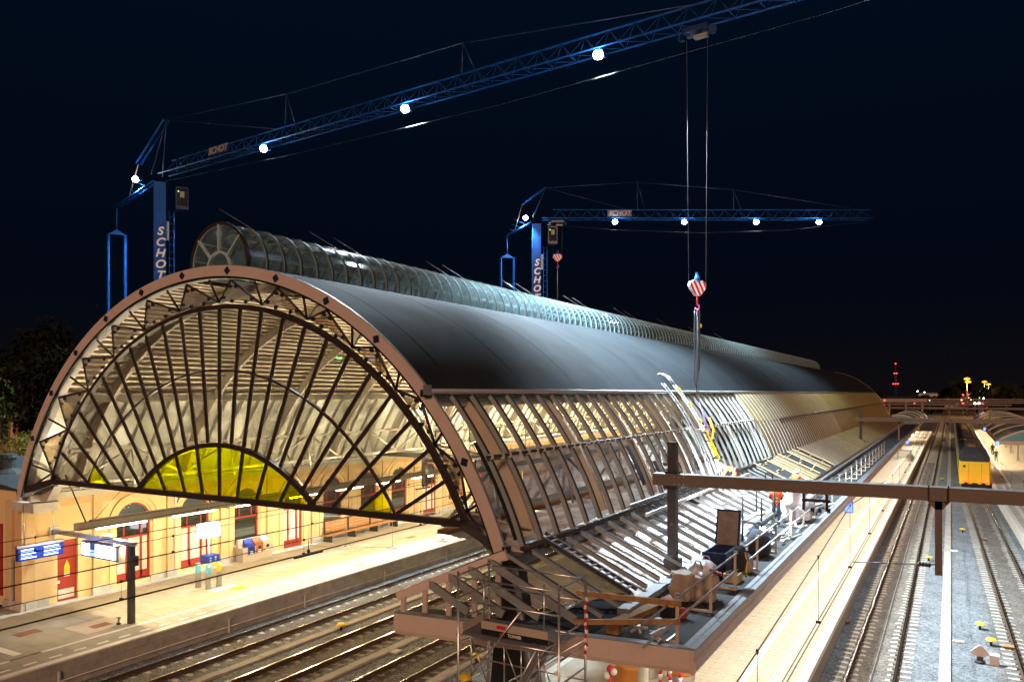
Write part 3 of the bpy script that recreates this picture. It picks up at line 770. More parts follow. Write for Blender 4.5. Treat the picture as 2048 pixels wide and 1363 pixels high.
# slope to the canopy
SA, SB = (-10.08, 6.02), (-7.35, 4.78)
def slope(t, y, dz=0): return (SA[0] + (SB[0] - SA[0]) * t, y, SA[1] + (SB[1] - SA[1]) * t + dz)
bar = MB().beam(slope(0, 0, .035), slope(1, 0, .035), .075, .10).build('slope_bar', 'ribpaint', hall)
bs = MB().beam(slope(0, .025, .108), slope(1, .025, .108), .06, .014).build('bar_seal', 'rubber', bar)
for o in (bar, bs): o.data.transform(Matrix.Translation((0, YR, 0)))
for i in range(134):
    y = 17.1 - YR + 1.05 * i
    if i == 0: bar.location.y = y; continue
    k = bar.copy(); k.name = 'slope_bar'; col.objects.link(k); k.location.y = y
    if i < 50: k2 = bs.copy(); k2.name = 'bar_seal'; col.objects.link(k2); k2.parent = k
fp = MB().add([slope(0, .03, .115), slope(1, .03, .115), slope(1, 1.02, .115), slope(0, 1.02, .115), slope(0, .03, .135), slope(1, .03, .135), slope(1, 1.02, .135), slope(0, 1.02, .135)],
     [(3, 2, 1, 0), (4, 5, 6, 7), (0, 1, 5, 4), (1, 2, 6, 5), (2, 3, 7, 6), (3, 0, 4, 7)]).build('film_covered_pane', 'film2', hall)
bp_ = MB().add([slope(0, .03, .115), slope(1, .03, .115), slope(1, 1.02, .115), slope(0, 1.02, .115), slope(0, .03, .125), slope(1, .03, .125), slope(1, 1.02, .125), slope(0, 1.02, .125)],
     [(3, 2, 1, 0), (4, 5, 6, 7), (0, 1, 5, 4), (1, 2, 6, 5), (2, 3, 7, 6), (3, 0, 4, 7)]).build('dark_panel', 'roofing', hall)
for o in (fp, bp_): o.data.transform(Matrix.Translation((0, YR, 0)))
sst = MB().beam(slope(0, 0, .145), slope(1, 0, .145), .05, .012).build('cover_strip', 'whitestrip', hall); sst.data.transform(Matrix.Translation((0, YR, 0)))
dark = {27, 28, 29, 34, 35, 36, 39, 40}
f1 = f2 = f3 = True
for i in range(27, 134):
    y = 17.1 - YR + 1.05 * i
    src = bp_ if i in dark else fp
    if src.location.y == 0: src.location.y = y
    else: k = src.copy(); k.name = src.name.split('.')[0]; col.objects.link(k); k.location.y = y
    if i in dark:
        for j in range(3):
            t = .15 + j * .3 + R.uniform(-.04, .04)
            MB().beam(slope(t, 17.15 + 1.05 * i, .15), slope(t + R.uniform(-.01, .01), 18.1 + 1.05 * i, .15), .07, .05).build('batten', 'batten', hall)
    elif i < 60:
        if sst.location.y == 0: sst.location.y = y
        else: k = sst.copy(); k.name = 'cover_strip'; col.objects.link(k); k.location.y = y
for i in (27, 30, 34, 37, 39, 41):
    y = 17.1 + 1.05 * i + R.uniform(-.1, .1)
    MB().beam(slope(.02, y, .19), slope(.98, y + R.uniform(-.5, .5), .19), .09, .07).build('batten', 'batten', hall)
# gutter stones / flashing at the bottom of the slope
fl = MB().box(-7.42, -7.1, 0, 2.95, 4.58, 4.74).build('flashing', 'galv', hall); fl.data.transform(Matrix.Translation((0, YR, 0))); fl.location.y = 1.2
for i in range(1, 45):
    k = fl.copy(); k.name = 'flashing'; col.objects.link(k); k.location.y = 1.2 + 3.0 * i; k.location.x = R.uniform(-.03, .03)
# ladder shaped rail on the third bay
for dy in (0, .42):
    MB().beam(slope(-.02, 19.05 + dy, .17), slope(1.0, 19.05 + dy, .17), .06, .09).build('staging_rail', 'postgrey', hall)
for j in range(13):
    t = .04 + j * .075; MB().beam(slope(t, 19.08, .18), slope(t, 19.44, .18), .09, .03).build('staging_rung', 'steelgrey', hall)
# hipped front end of the slope: oblique rail, posts on the canopy edge and short bars
FB = [Vector((-10.05, 17.02, 6.05)), Vector((-12.55, 15.7, 4.95))]
MB().beam(FB[0], FB[1], .1, .22).build('hip_rail', 'rimpaint', hall)
MB().beam(FB[0] + Vector((0, .02, .125)), FB[0].lerp(FB[1], .5) + Vector((0, .02, .125)), .09, .02).build('hip_seal', 'rubber', hall)
for t in (.16, .34, .52, .70):
    p = FB[0].lerp(FB[1], t); f_ = (p.z - 4.72) / 1.24; q = Vector((p.x + 2.73 * f_, p.y, 4.72))
    MB().beam(p, q, .085, .2).build('slope_bar', 'ribpaint', hall)
    MB().beam(p + Vector((0, .03, .11)), q + Vector((0, .03, .11)), .04, .014).build('bar_seal', 'rubber', hall)
for X in (-12.4, -11.9, -11.35, -10.75, -10.2):
    t = (FB[0].x - X) / 2.5; p = FB[0].lerp(FB[1], max(0, t))
    box('hip_post', 'rimpaint', (X - .07, X + .07, p.y - .02, p.y + .05, 4.42, p.z - .1), hall)
# splayed black column beneath the foot
MB().prism([(-10.75, PZ), (-8.95, PZ), (-9.75, 5.75), (-10.25, 5.75)], 'XZ', 17.15, 17.6).build('column', 'black', hall)
MB().tube((-9.0, 17.1, PZ), (-9.8, 17.1, 5.7), .09, 8).build('downpipe', 'steelgrey', hall)
for i in range(1, 9):
    y = 17.3 + 15.75 * i; MB().prism([(-10.75, PZ), (-8.95, PZ), (-9.75, 5.75), (-10.25, 5.75)], 'XZ', y, y + .45).build('column', 'black', hall)
# working floor and sheeting inside the open side
def sheetgrid(p00, p10, p01, nx, ny, amp, name, m):
    p00, p10, p01 = map(Vector, (p00, p10, p01)); nrm = (p10 - p00).cross(p01 - p00).normalized(); vs = []
    for j in range(ny + 1):
        for i in range(nx + 1): vs.append(p00 + (p10 - p00) * i / nx + (p01 - p00) * j / ny + nrm * R.uniform(-amp, amp))
    fs = [(j * (nx + 1) + i, j * (nx + 1) + i + 1, (j + 1) * (nx + 1) + i + 1, (j + 1) * (nx + 1) + i) for j in range(ny) for i in range(nx)]
    return MB().add(vs, fs).build(name, m, hall)
y = 19.4; k = 0
while y < 50:
    L = 2.9
    if y > 21: sheetgrid((-14.0 + R.uniform(-.02, .02), y, 5.9), (-14.0, y + L, 5.9), (-14.15, y, 8.05), 10, 8, .03, 'sheeting', 'sheet')
    sheetgrid((-14.0, y, 5.86 - .01 * (k % 2)), (-10.4, y, 5.62 - .01 * (k % 2)), (-14.0, y + L, 5.86 - .01 * (k % 2)), 12, 8, .03, 'sheeting', 'sheet')
    if y > 19: sheetgrid((-10.4, y + .8, 5.64 - .01 * (k % 2)), (-7.45, y + .8, 4.42 - .01 * (k % 2)), (-10.4, y + .8 + L, 5.64 - .01 * (k % 2)), 10, 8, .03, 'sheeting', 'sheet')
    box('timber_kerb', 'timber', (-13.9, -13.5, y, y + L - .03, 5.86, 5.98), hall)
    y += 2.88; k += 1
MB().box(-14.5, -13.95, 19.5, 50, 8.05, 8.12).build('staging_deck', 'alu', hall)
for y in range(20, 50, 2): MB().tube((-14.4, y, 8.1), (-14.4, y, 9.05), .024, 6).build('staging_post', 'alu', hall)
for zz in (8.6, 9.0): MB().tube((-14.4, 19.6, zz), (-14.4, 50, zz), .024, 6).build('staging_rail', 'alu', hall)
# black strap hanging net pieces between ribs
for (i, a0, a1) in ((0, 20, 34), (10, 22, 30), (12, 20, 26)):
    y = 18.0 + 1.05 * i; MB().arc(HX, HZ, 12.12, 12.15, a0, a1, y + .1, y + .42, 8).build('black_membrane_strip', 'black', hall)
# far gable
MB().arc(HX, HZ, 12.03, RO + .02, A0, 180 - A0, YE, YE + .1, 60).build('far_rim', 'rimpaint', hall)
MB().prism([pol(12.0, a) for a in range(20, 161, 5)], 'XZ', YE + .12, YE + .16).build('far_gable', 'windowdark', hall)
# green lens reflection, added as a small glowing box behind the glass
gl = MB().obox((-17.6, 19.0, 11.4), (.16, .08, .06)).build('lens_glint', 'greenlamp', hall)

# ------------------------------------------------------------------ lantern on the ridge
LZ, LR = 14.62, 1.46; LY0, LY1 = 17.62, 146.0
lan = thing('roof_lantern', 'half round glazed lantern tube running along the ridge of the hall', 'roof lantern', (HX, LY0, 14.45))
lr = MB().arc(HX, LZ, LR - .1, LR - .01, -8, 188, -.035, .035, 22).build('lantern_rib', 'lanternpaint', lan)
ls = MB().arc(HX, LZ, LR - .008, LR + .016, -8, 188, -.03, .03, 22).build('rib_seal', 'rubber', lr)
lp = MB().arc(HX, LZ, LR - .025, LR - .018, -6, 186, .03, .77, 24).build('lantern_pane', 'glasslantern', lan)
for o in (lr, ls, lp): o.data.transform(Matrix.Translation((0, LY0, 0)))
n = int((LY1 - LY0) / .8)
for i in range(1, n):
    k = lr.copy(); k.name = 'lantern_rib'; col.objects.link(k); k.location.y = .8 * i
    if i < 70: k2 = ls.copy(); k2.name = 'rib_seal'; col.objects.link(k2); k2.parent = k
    k = lp.copy(); k.name = 'lantern_pane'; col.objects.link(k); k.location.y = .8 * i
fr = MB().arc(HX, LZ, LR - .07, LR + .03, -8, 188, LY0 - .08, LY0 - .02, 24).build('end_frame', 'darksteel', lan)
MB().arc(HX, LZ - .1, .52, .60, 0, 180, LY0 - .08, LY0 - .01, 14).build('end_arch', 'lanternpaint', fr)
for a in (42, 90, 138):
    c, s_ = math.cos(math.radians(a)), math.sin(math.radians(a))
    MB().beam((HX + .58 * c, LY0 - .05, LZ - .1 + .58 * s_), (HX + (LR - .05) * c, LY0 - .05, LZ + (LR - .05) * s_), .07, .08, (0, 1, 0)).build('end_spoke', 'lanternpaint', fr)
MB().prism([(HX + (LR - .05) * math.cos(math.radians(a)), LZ + (LR - .05) * math.sin(math.radians(a))) for a in range(-5, 186, 10)], 'XZ', LY0 - .03, LY0 - .02).build('end_pane', 'glasslantern', fr)
for sg in (-1, 1):
    MB().box(HX + sg * 1.5 - .1, HX + sg * 1.5 + .1, LY0 - .05, LY1, 14.28, 14.44).build('base_gutter', 'galv', lan)
    x = HX + sg * 1.02; MB().tube((x, LY0, LZ + .86), (x, LY1, LZ + .86), .03, 6).build('lantern_purlin', 'lanternpaint', lan)
    x = HX + sg * 1.33; MB().tube((x, LY0, LZ + .25), (x, LY1, LZ + .25), .025, 6).build('lantern_purlin', 'lanternpaint', lan)
MB().box(HX - .25, HX + .25, LY0, LY1, 14.3, 14.34).build('walkway', 'galv', lan)
MB().prism([(HX + LR * math.cos(math.radians(a)), LZ + LR * math.sin(math.radians(a))) for a in range(-5, 186, 10)], 'XZ', LY1, LY1 + .05).build('far_end_pane', 'glasslantern', lan)
for i, y in enumerate((19.2, 23.6, 25, 31.5, 33, 39, 40.6, 47, 48.5, 56, 58, 66, 75, 85)):
    MB().tube((HX, y, LZ + LR), (HX - .9, y - .9, LZ + LR + .75), .008, 5, .004).build('lightning_rod', 'galv', lan)

# ------------------------------------------------------------------ flat canopy on the island platform
can = thing('platform_canopy', 'flat dark roofed canopy with brown fascia over the island platform', 'canopy', (-6, 16.7, 4))
FC = [Vector((-4.98, 16.72, 0)), Vector((-12.67, 15.66, 0))]; fd = (FC[1] - FC[0]).normalized(); fn = Vector((-fd.y, fd.x, 0)) * -1
MB().prism([(-5.08, 16.75), (-5.08, 158), (-7.4, 158), (-7.4, 16.45)], 'XY', 4.28, 4.5).build('roof_deck', 'roofing', can)
MB().prism([(-7.41, 16.42), (-7.41, 17.6), (-8.6, 17.6), (-12.55, 16.6), (-12.6, 15.72)], 'XY', 4.26, 4.42).build('roof_deck', 'roofing', can)
MB().prism([(-7.41, 16.6), (-7.41, 21.0), (-8.3, 20.4), (-9.3, 17.2)], 'XY', 4.44, 4.5).build('roof_sheet', 'membrane', can)
box('soffit', 'cream', (-9.5, -5.1, 17.7, 158, 4.2, 4.27), can)
box('soffit_far', 'cream', (-12.2, -9.6, 19, 158, 4.2, 4.27), can)
fp_ = MB().prism([(-4.98, 4.26), (-4.95, 4.5), (-5.06, 4.5), (-5.06, 3.98), (-5.0, 3.94), (-4.93, 4.02), (-4.93, 4.22)], 'XZ', 16.7, 19.69).build('fascia_panel', 'rimpaint', can)
repeat_y(fp_, 16.7, 3.0, 47, can)
cap = MB().box(-5.25, -4.93, 16.7, 19.685, 4.505, 4.535).build('fascia_cap', 'zinc', can); repeat_y(cap, 16.7, 3.0, 47, can)
for i in range(4):
    a = FC[0] + fd * (i * 1.93); b = FC[0] + fd * (i * 1.93 + 1.925)
    for (z0, z1, o_) in ((4.06, 4.5, 0), (3.96, 4.055, .03)):
        p = [a + fn * (.02 - o_), b + fn * (.02 - o_), b + fn * .12, a + fn * .12]
        p = [a - fn * (.0 - o_), b - fn * (.0 - o_), b - fn * -.1, a - fn * -.1]
        vs = [Vector((q.x, q.y, z0)) for q in p] + [Vector((q.x, q.y, z1)) for q in p]
        MB().add(vs, [(0, 1, 2, 3), (7, 6, 5, 4), (0, 4, 5, 1), (1, 5, 6, 2), (2, 6, 7, 3), (3, 7, 4, 0)]).build('fascia_panel' if z0 > 4 else 'fascia_foot', 'rimpaint' if z0 > 4 else 'beige', can)
    vs = [Vector((q.x, q.y, z)) for z in (4.505, 4.53) for q in (a - fn * .02, b - fn * .02, b + fn * .22, a + fn * .22)]
    MB().add(vs, [(3, 2, 1, 0), (4, 5, 6, 7), (0, 4, 5, 1), (1, 5, 6, 2), (2, 6, 7, 3), (3, 7, 4, 0)]).build('fascia_cap', 'zinc', can)
for y in range(22, 158, 12):
    MB().lathe([(.16, PZ), (.16, 4.2)], (-8.1, y, 0), 12).build('canopy_column', 'cream', can)
# upstand kerb on the roof, roof drain
MB().beam((-7.2, 17.3, 4.58), (-6.6, 20.6, 4.58), .3, .14).build('roof_upstand', 'timber', can)
MB().lathe([(.1, 0), (.1, .16), (.06, .2), (.09, .24)], (-6.2, 17.9, 4.5), 12).build('roof_drain', 'plastic', can)

# platform lamps under the canopy
def strip_lamp(x, y, z, ln, en, colr, label, group, m='tube', both=False):
    t = thing('strip_lamp', label, 'lamp', (x, y, z), group=group)
    MB().box(x - .09, x + .09, y - ln / 2 - .06, y + ln / 2 + .06, z, z + .09).build('housing', 'white', t)
    MB().tube((x, y - ln / 2, z - .03), (x, y + ln / 2, z - .03), .03, 8).build('tube', m, t)
    lamp('tube_light', 'AREA', (x, y, z - .07), en, colr, t, size=.12, size_y=ln)
    return t
k = 0
for y in [18.5 + 4.2 * i for i in range(16)] + [86 + 6 * i for i in range(12)]:
    strip_lamp(-5.55, y, 4.1, 1.5, 185 if y < 84 else 220, (1, .89, .74), 'strip lamp on the canopy soffit lighting the island platform', 'strip lamps under the flat canopy'); k += 1

# ------------------------------------------------------------------ lamp trunking and things on the building platform
LX, LZ_ = -30.3, 4.72
tk = thing('lamp_trunking', 'long pale lamp trunking beam hung above the platform by the station building', 'light beam', (LX, 17.6, LZ_))
box('trunking', 'cream', (LX - .17, LX + .17, 17.6, 96, LZ_ + .02, LZ_ + .30), tk)
box('cable_tray', 'galv', (LX - .12, LX + .12, 18.2, 96, LZ_ + .302, LZ_ + .36), tk)
for y in [18.4 + 3.5 * i for i in range(22)]:
    tb = MB().box(LX + .02, LX + .14, y, y + 2.2, LZ_ - .05, LZ_ + .015).build('tube', 'tube', tk)
    lamp('tube_light', 'AREA', (LX + .05, y + 1.1, LZ_ - .09), 250, (1, .77, .43), tk, d=(-1.0, 0, -1), size=.14, size_y=2.2)
    lamp('tube_side', 'AREA', (LX + .2, y + 1.1, LZ_ - .06), 240, (1, .76, .42), tk, d=(1, 0, -.75), size=.14, size_y=2.2)
    lamp('tube_glow', 'AREA', (LX + .32, y + 1.1, LZ_ + .42), 550, (1, .81, .53), tk, d=(.25, 0, 1), size=.14, size_y=2.2)
for y in (18.0, 24, 30, 36, 42, 48):
    MB().tube((LX, y, LZ_ + .3), (LX - 1.1, y - .2, 6.9), .03, 6).build('hanger', 'darksteel', tk)
    MB().tube((LX, y + .3, LZ_ + .3), (LX + .5, y + 1.6, 6.6), .014, 5).build('hanger_rod', 'darksteel', tk)
# gallows post with platform display
SY = 19.29
gp = thing('display_gantry', 'grey post with cross arm carrying the bright platform display', 'display post', (-29.28, SY, PZ))
box('post', 'postgrey', (-29.39, -29.17, SY - .11, SY + .11, PZ, 3.95), gp)
box('cross_arm', 'galv', (-34.9, -29.0, SY - .09, SY + .09, 3.95, 4.13), gp)
box('wall_plate', 'galv', (-34.97, -34.9, SY - .2, SY + .2, 3.85, 4.25), gp)
box('loudspeaker', 'darksteel', (-29.16, -28.95, SY - .12, SY + .12, 3.15, 3.55), gp)
MB().lathe([(.06, 0), (.2, .06), (.2, .1)], (-30.9, SY, 4.16), 12).build('camera_dome', 'white', gp)
dp = thing('platform_display', 'overexposed white and blue platform display below the cross arm', 'display', (-31.3, SY, 3.2))
box('display_case', 'signblue', (-32.62, -30.05, SY - .14, SY + .14, 3.22, 3.86), dp)
box('display_side', 'grey', (-30.04, -29.9, SY - .15, SY + .15, 3.2, 3.9), dp)
box('display_screen', 'screenwhite', (-31.55, -30.1, SY - .16, SY - .145, 3.28, 3.82), dp)
box('display_screen', 'screenwhite', (-32.55, -31.95, SY - .16, SY - .145, 3.28, 3.82), dp)
box('display_logo', 'screenpale', (-31.93, -31.56, SY - .158, SY - .145, 3.28, 3.55), dp)
lamp('screen_light', 'AREA', (-31.3, SY - .25, 3.5), 25, (.85, .92, 1), dp, d=(0, -1, -.1), size=2.2, size_y=.5)
d2 = thing('departure_board', 'double blue departure screen hanging at the corner of the building', 'display', (-33.5, 17.9, 3.3))
MB().box(-33.62, -33.42, 17.0, 18.85, 3.25, 3.8).build('board_case', 'signblue', d2)
MB().box(-33.66, -33.40, 16.95, 18.9, 3.8, 3.9).build('board_top', 'galv', d2)
for y in (17.06, 17.98):
    s_ = box('board_screen', 'screenblue', (-33.42, -33.405, y, y + .82, 3.3, 3.76), d2)
    for j in range(5): box('text_line', 'screenpale' if j % 2 else 'screenwhite', (-33.404, -33.40, y + .05, y + .3 + R.uniform(.1, .45), 3.34 + j * .085, 3.385 + j * .085), s_)
for y in (17.3, 18.5): MB().tube((-33.5, y, 3.9), (-33.6, y, 5.6), .025, 6).build('hanger', 'galv', d2)
lamp('screen_light', 'AREA', (-33.3, 17.9, 3.5), 12, (.3, .5, 1), d2, d=(1, 0, -.2), size=.5, size_y=1.6)
# illuminated cube sign with blue panel
cs = thing('cube_sign', 'glowing white cube information sign on a pole with blue panel', 'sign', (-32.44, 25.5, PZ))
MB().tube((-32.44, 25.55, PZ), (-32.44, 25.55, 3.1), .055, 10).build('pole', 'alu', cs)
box('light_cube', 'screenwhite', (-32.7, -32.18, 25.05, 26.05, 3.0, 3.68), cs)
bpn = box('blue_panel', 'signblue', (-32.62, -32.1, 25.2, 25.95, 1.75, 2.1), cs)
for yy, zz, m in ((25.4, 1.98, 'cyan'), (25.7, 1.98, 'yellow'), (25.4, 1.84, 'yellow'), (25.7, 1.84, 'cyan')): MB().lathe([(.05, -.005), (.05, .008)], (-32.095, yy, zz), 10, 'X').build('pictogram', m, bpn)
lamp('cube_light', 'POINT', (-31.9, 25.5, 3.3), 60, (.85, .92, 1), cs, size=.3)
# check-in posts
for x, y, m, lb in ((-31.81, 24.45, 'cyan', 'light blue check-in post left of the cube sign pole'), (-31.07, 24.44, 'cyan', 'light blue check-in post in front of the cube sign pole'), (-31.09, 25.09, 'yellow', 'yellow check-in post right of the cube sign pole')):
    t = thing('checkin_post', lb, 'check-in post', (x, y, PZ), group='check-in posts')
    MB().prism([(y - .13, PZ), (y + .13, PZ), (y + .09, PZ + 1.0), (y - .09, PZ + 1.0)], 'YZ', x - .06, x + .06).build('column', 'galv', t)
    MB().prism([(y - .1, PZ + .75), (y + .1, PZ + .75), (y + .09, PZ + 1.2), (y - .09, PZ + 1.2)], 'YZ', x - .075, x + .075).build('reader_head', m, t)
    box('reader_screen', 'white', (x + .076, x + .085, y - .06, y + .06, PZ + 1.08, PZ + 1.18), t)
# recycling bins
bn = thing('recycling_bins', 'beige recycling bin unit with blue, brown and grey fronts by the wall', 'bins', (-34.5, 30.2, PZ))
box('bin_body', 'binbeige', (-34.75, -34.2, 29.2, 31.3, PZ, 1.55), bn)
box('bin_back', 'binbeige', (-34.78, -34.6, 29.2, 31.3, 1.55, 1.98), bn)
for j, m in enumerate(('signblue', 'binbrown', 'binbeige')):
    y = 29.55 + j * .58; f = MB().prism([(-34.2, 1.55), (-34.6, 1.97), (-34.6, 1.6)], 'XZ', y, y + .5).build('bin_front', m, bn)
    box('bin_face', m, (-34.199, -34.185, y, y + .5, 1.15, 1.55), f)
    MB().lathe([(.1, -.01), (.1, .02)], (-34.18, y + .25, 1.45), 10, 'X').build('bin_slot', 'black', f)
    box('bin_label', 'white', (-34.184, -34.178, y + .15, y + .35, 1.18, 1.33), f)
# bench
bc = thing('platform_bench', 'long orange wooden bench with high slatted back against the wall', 'bench', (-34.2, 39, PZ))
for j in range(3): box('seat_slat', 'benchwood', (-34.55 + j * .19, -34.38 + j * .19, 35.6, 43.2, 1.18, 1.23), bc)
for j in range(4): box('back_slat', 'benchwood', (-34.72 - .02 * j, -34.68 - .02 * j, 36.2, 42.6, 1.3 + j * .19, 1.47 + j * .19), bc)
for y in (36.0, 38.2, 40.4, 42.6): MB().box(-34.6, -34.0, y, y + .08, PZ, 1.17).box(-34.68, -34.6, y, y + .08, PZ, 2.0).build('bench_leg', 'darksteel', bc)
# wire fence panels with concrete feet
FPTS = [(-34.3, 34.3), (-32.0, 35.1), (-29.5, 36.5), (-28.1, 39.8)]
for i in range(3):
    a, b = Vector((*FPTS[i], PZ)), Vector((*FPTS[i + 1], PZ)); d = (b - a); lb = ('at the building wall', 'in the middle', 'nearest the platform edge')[i]
    t = thing('site_fence', 'temporary wire mesh fence panel ' + lb, 'fence', a, group='temporary fence panels')
    MB().path([a + Vector((0, 0, .1)), a + Vector((0, 0, 1.95)), b + Vector((0, 0, 1.95)), b + Vector((0, 0, .1)), a + Vector((0, 0, .1))], .021, 6).build('frame', 'galv', t)
    ms = MB(); n = int(d.length / .12)
    for j in range(1, n): p = a + d * j / n; ms.tube(p + Vector((0, 0, .1)), p + Vector((0, 0, 1.95)), .0035, 3)
    for zz in (.5, .9, 1.3, 1.7): ms.tube(a + Vector((0, 0, zz)), b + Vector((0, 0, zz)), .0035, 3)
    ms.build('mesh_wires', 'galv', t, kind='stuff')
    ft = thing('ballast_block', ('concrete fence foot by the building end of the fence', 'concrete fence foot in the middle of the platform', 'concrete fence foot near the platform edge')[i], 'fence foot', b, group='fence feet')
    MB().obox(b + Vector((0, 0, .07)), (.7, .24, .13)).build('block', 'concrete2', ft); MB().obox(b + Vector((0, 0, .145)), (.2, .14, .02)).build('socket', 'black', ft)
# cordless drill left on the platform
dr = thing('cordless_drill', 'small dark green cordless drill standing on the platform by the display post', 'drill', (-29.55, 18.91, PZ))
MB().box(-29.62, -29.48, 18.86, 18.96, PZ, PZ + .08).build('battery', 'black', dr); MB().beam((-29.55, 18.91, PZ + .08), (-29.53, 18.91, PZ + .26), .05, .06).build('handle', 'teal', dr)
MB().tube((-29.45, 18.91, PZ + .29), (-29.66, 18.91, PZ + .29), .04, 8, .03).build('motor', 'teal', dr); MB().tube((-29.66, 18.91, PZ + .29), (-29.78, 18.91, PZ + .29), .012, 6).build('drill_bit', 'alu', dr)

# ------------------------------------------------------------------ overhead line portals and wires
def portal(y0, xl, xr, posts, drops, label, zb=7.24, skew=.045):
    t = thing('overhead_portal', label, 'portal', (xl, y0, 0), group='overhead line portals')
    Y = lambda x: y0 + skew * (x - xl)
    b = MB().beam((xl - .6, Y(xl - .6), zb + .18), (xr, Y(xr), zb + .18), .36, .37).build('beam', 'portal', t)
    MB().beam((xl - .6, Y(xl - .6), zb + .372), (xr, Y(xr), zb + .372), .42, .012).build('beam_cap', 'galv', b)
    if y0 < 60:
        MB().beam((xl - .62, Y(xl) - .19, zb + .18), (xl + .55, Y(xl + .55) - .19, zb + .18), .02, .34).build('splice_plate', 'portal', b)
        bo = MB()
        for i in range(3):
            for zz in (.06, .3): bo.lathe([(.018, -.02), (.018, 0)], (xl + .1 + i * .16, Y(xl + .1 + i * .16) - .2, zb + zz), 6, 'Y')
        bo.build('bolts', 'concrete2', b)
        MB().path([(xl + 2.9, Y(xl + 2.9), zb + .36), (xl + 2.9, Y(xl + 2.9), zb + .5), (xl + 2.95, Y(xl + 2.95), zb + .54), (xl + 3.05, Y(xl + 3.05), zb + .54), (xl + 3.1, Y(xl + 3.1), zb + .5), (xl + 3.1, Y(xl + 3.1), zb + .36)], .02, 6).build('lifting_eye', 'darksteel', b)
    for x, zf, ztop in posts:
        p = MB().box(x - .14, x + .14, Y(x) - .14, Y(x) + .14, zf, ztop).build('post', 'postgrey', t)
        box('post_shoe', 'postgrey', (x - .24, x + .24, Y(x) - .24, Y(x) + .24, zf, zf + .38), p)
        box('post_collar', 'darksteel', (x - .21, x + .21, Y(x) - .21, Y(x) + .21, zb - .1, zb - .01), p)
        box('post_collar', 'darksteel', (x - .21, x + .21, Y(x) - .21, Y(x) + .21, zb + .385, zb + .46), p)
        if y0 < 60: MB().prism([(x - .07, 5.95), (x + .07, 5.95), (x, 6.07)], 'XZ', Y(x) - .15, Y(x) - .142).build('warning_triangle', 'timber', p)
    for x, zl, arm in drops:
        s = MB().box(x - .09, x + .09, Y(x) - .09, Y(x) + .09, zl, zb).build('drop_post', 'portal', t)
        MB().prism([(x - .09, zb - .25), (x + .09, zb - .25), (x + .3, zb - .005), (x - .3, zb - .005)], 'XZ', Y(x) - .09, Y(x) + .09).build('gusset', 'portal', s)
        for xx in (x - .24, x + .24): MB().box(xx - .02, xx + .02, Y(x) - .21, Y(x) + .2, zb - .02, zb + .42).build('beam_clamp', 'darksteel', s)
        if arm:
            xe = x + arm; st_ = math.copysign(1, arm)
            MB().tube((x, Y(x), zl + .28), (xe, Y(x), zl + .12), .018, 6).build('steady_arm', 'steelgrey', s)
            MB().lathe([(.04, 0), (.075, .04), (.04, .08), (.075, .12), (.04, .16), (.075, .2), (.04, .24), (.075, .28), (.04, .32)], (x + st_ * .35 - (.16 if st_ > 0 else .16), Y(x), zl + .25), 10, 'X').build('insulator', 'darksteel', s)
    return t
portal(24.1, -7.86, 15, [(-7.86, 4.48, 8.65), (12, PZ, 8.65)], [(-.3, 5.15, -2.2)], 'near brown overhead line portal crossing the right half of the picture')
portal(88.5, -8.3, 17, [(-8.3, 4.48, 8.6), (14, PZ, 8.6)], [(-.3, 5.15, -2.0), (-4.7, 5.3, 0)], 'second overhead line portal standing across the canopy and the train')
for y, xl, xr, lb in ((160, -14, 13, 'third overhead line portal just beyond the end of the hall'), (208, -16, 12, 'fourth overhead line portal with its beam above the far platforms'), (255, -30, 26, 'fifth overhead line portal in the distance'), (310, -46, 30, 'sixth overhead line portal, long and far away'), (390, -70, 45, 'seventh and farthest overhead line portal near the horizon')):
    portal(y, xl, xr, [(xl, 0 if y > 200 else 4, 8.6), (xr - 1, 0, 8.6)], [(-.3, 5.2, 0), (6, 5.2, 0)] if y < 300 else [], lb, skew=0.0)
# clamp frame with pulley on the near beam
pk = thing('wire_support', 'small black clamp frame with pulleys hanging from the near portal beam', 'wire support', (-3.5, 24.3, 7))
yy = 24.1 + .045 * 4.3
for x in (-3.85, -3.2): box('support_leg', 'darksteel', (x - .035, x + .035, yy - .06, yy + .06, 6.72, 7.25), pk)
box('support_bar', 'darksteel', (-3.9, -3.1, yy - .05, yy + .05, 6.98, 7.06), pk)
for x in (-3.6, -3.4, -3.15): MB().lathe([(.05, -.05), (.09, -.03), (.05, 0), (.09, .03), (.05, .05)], (x, yy, 6.74), 10, 'X').build('pulley', 'black', pk)

def catenary(x, ys, zc, zm, label, msag=1.0, double=True, y0=0, y1=None, xf=None, spacing=6.1):
    t = thing('overhead_wire', label, 'overhead wire', (x, ys[0], zc), group='overhead wires')
    xf = xf or (lambda y: x)
    for dx in ((-.035, .035) if double else (0,)):
        MB().path([(xf(y) + dx, y, zc) for y in range(int(ys[0]), int(ys[-1]) + 1, 6)], .011, 5).build('contact_wire', 'wire', t)
    def mz(y):
        for a, b in zip(ys, ys[1:]):
            if a <= y <= b: u = (y - a) / (b - a); return zm - msag * 4 * u * (1 - u)
        return zm
    MB().path([(xf(y), y, mz(y)) for y in range(int(ys[0]), int(ys[-1]) + 1, 2)], .011, 5).build('messenger_wire', 'wire', t)
    y = ys[0] + 3
    while y < min(ys[-1], 140):
        if inview(xf(y), y, 6):
            d_ = MB().tube((xf(y), y, zc), (xf(y), y, mz(y)), .005, 4); d_.obox((xf(y), y, zc + .03), (.1, .05, .05)); d_.obox((xf(y), y, mz(y)), (.035, .05, .07))
            d_.build('dropper', 'wire', t)
        y += spacing
    return t
catenary(-2.535, [-40, 24.2, 88.7, 160, 208, 255, 310], 5.17, 7.0, 'overhead wires above the empty right track', 1.05)
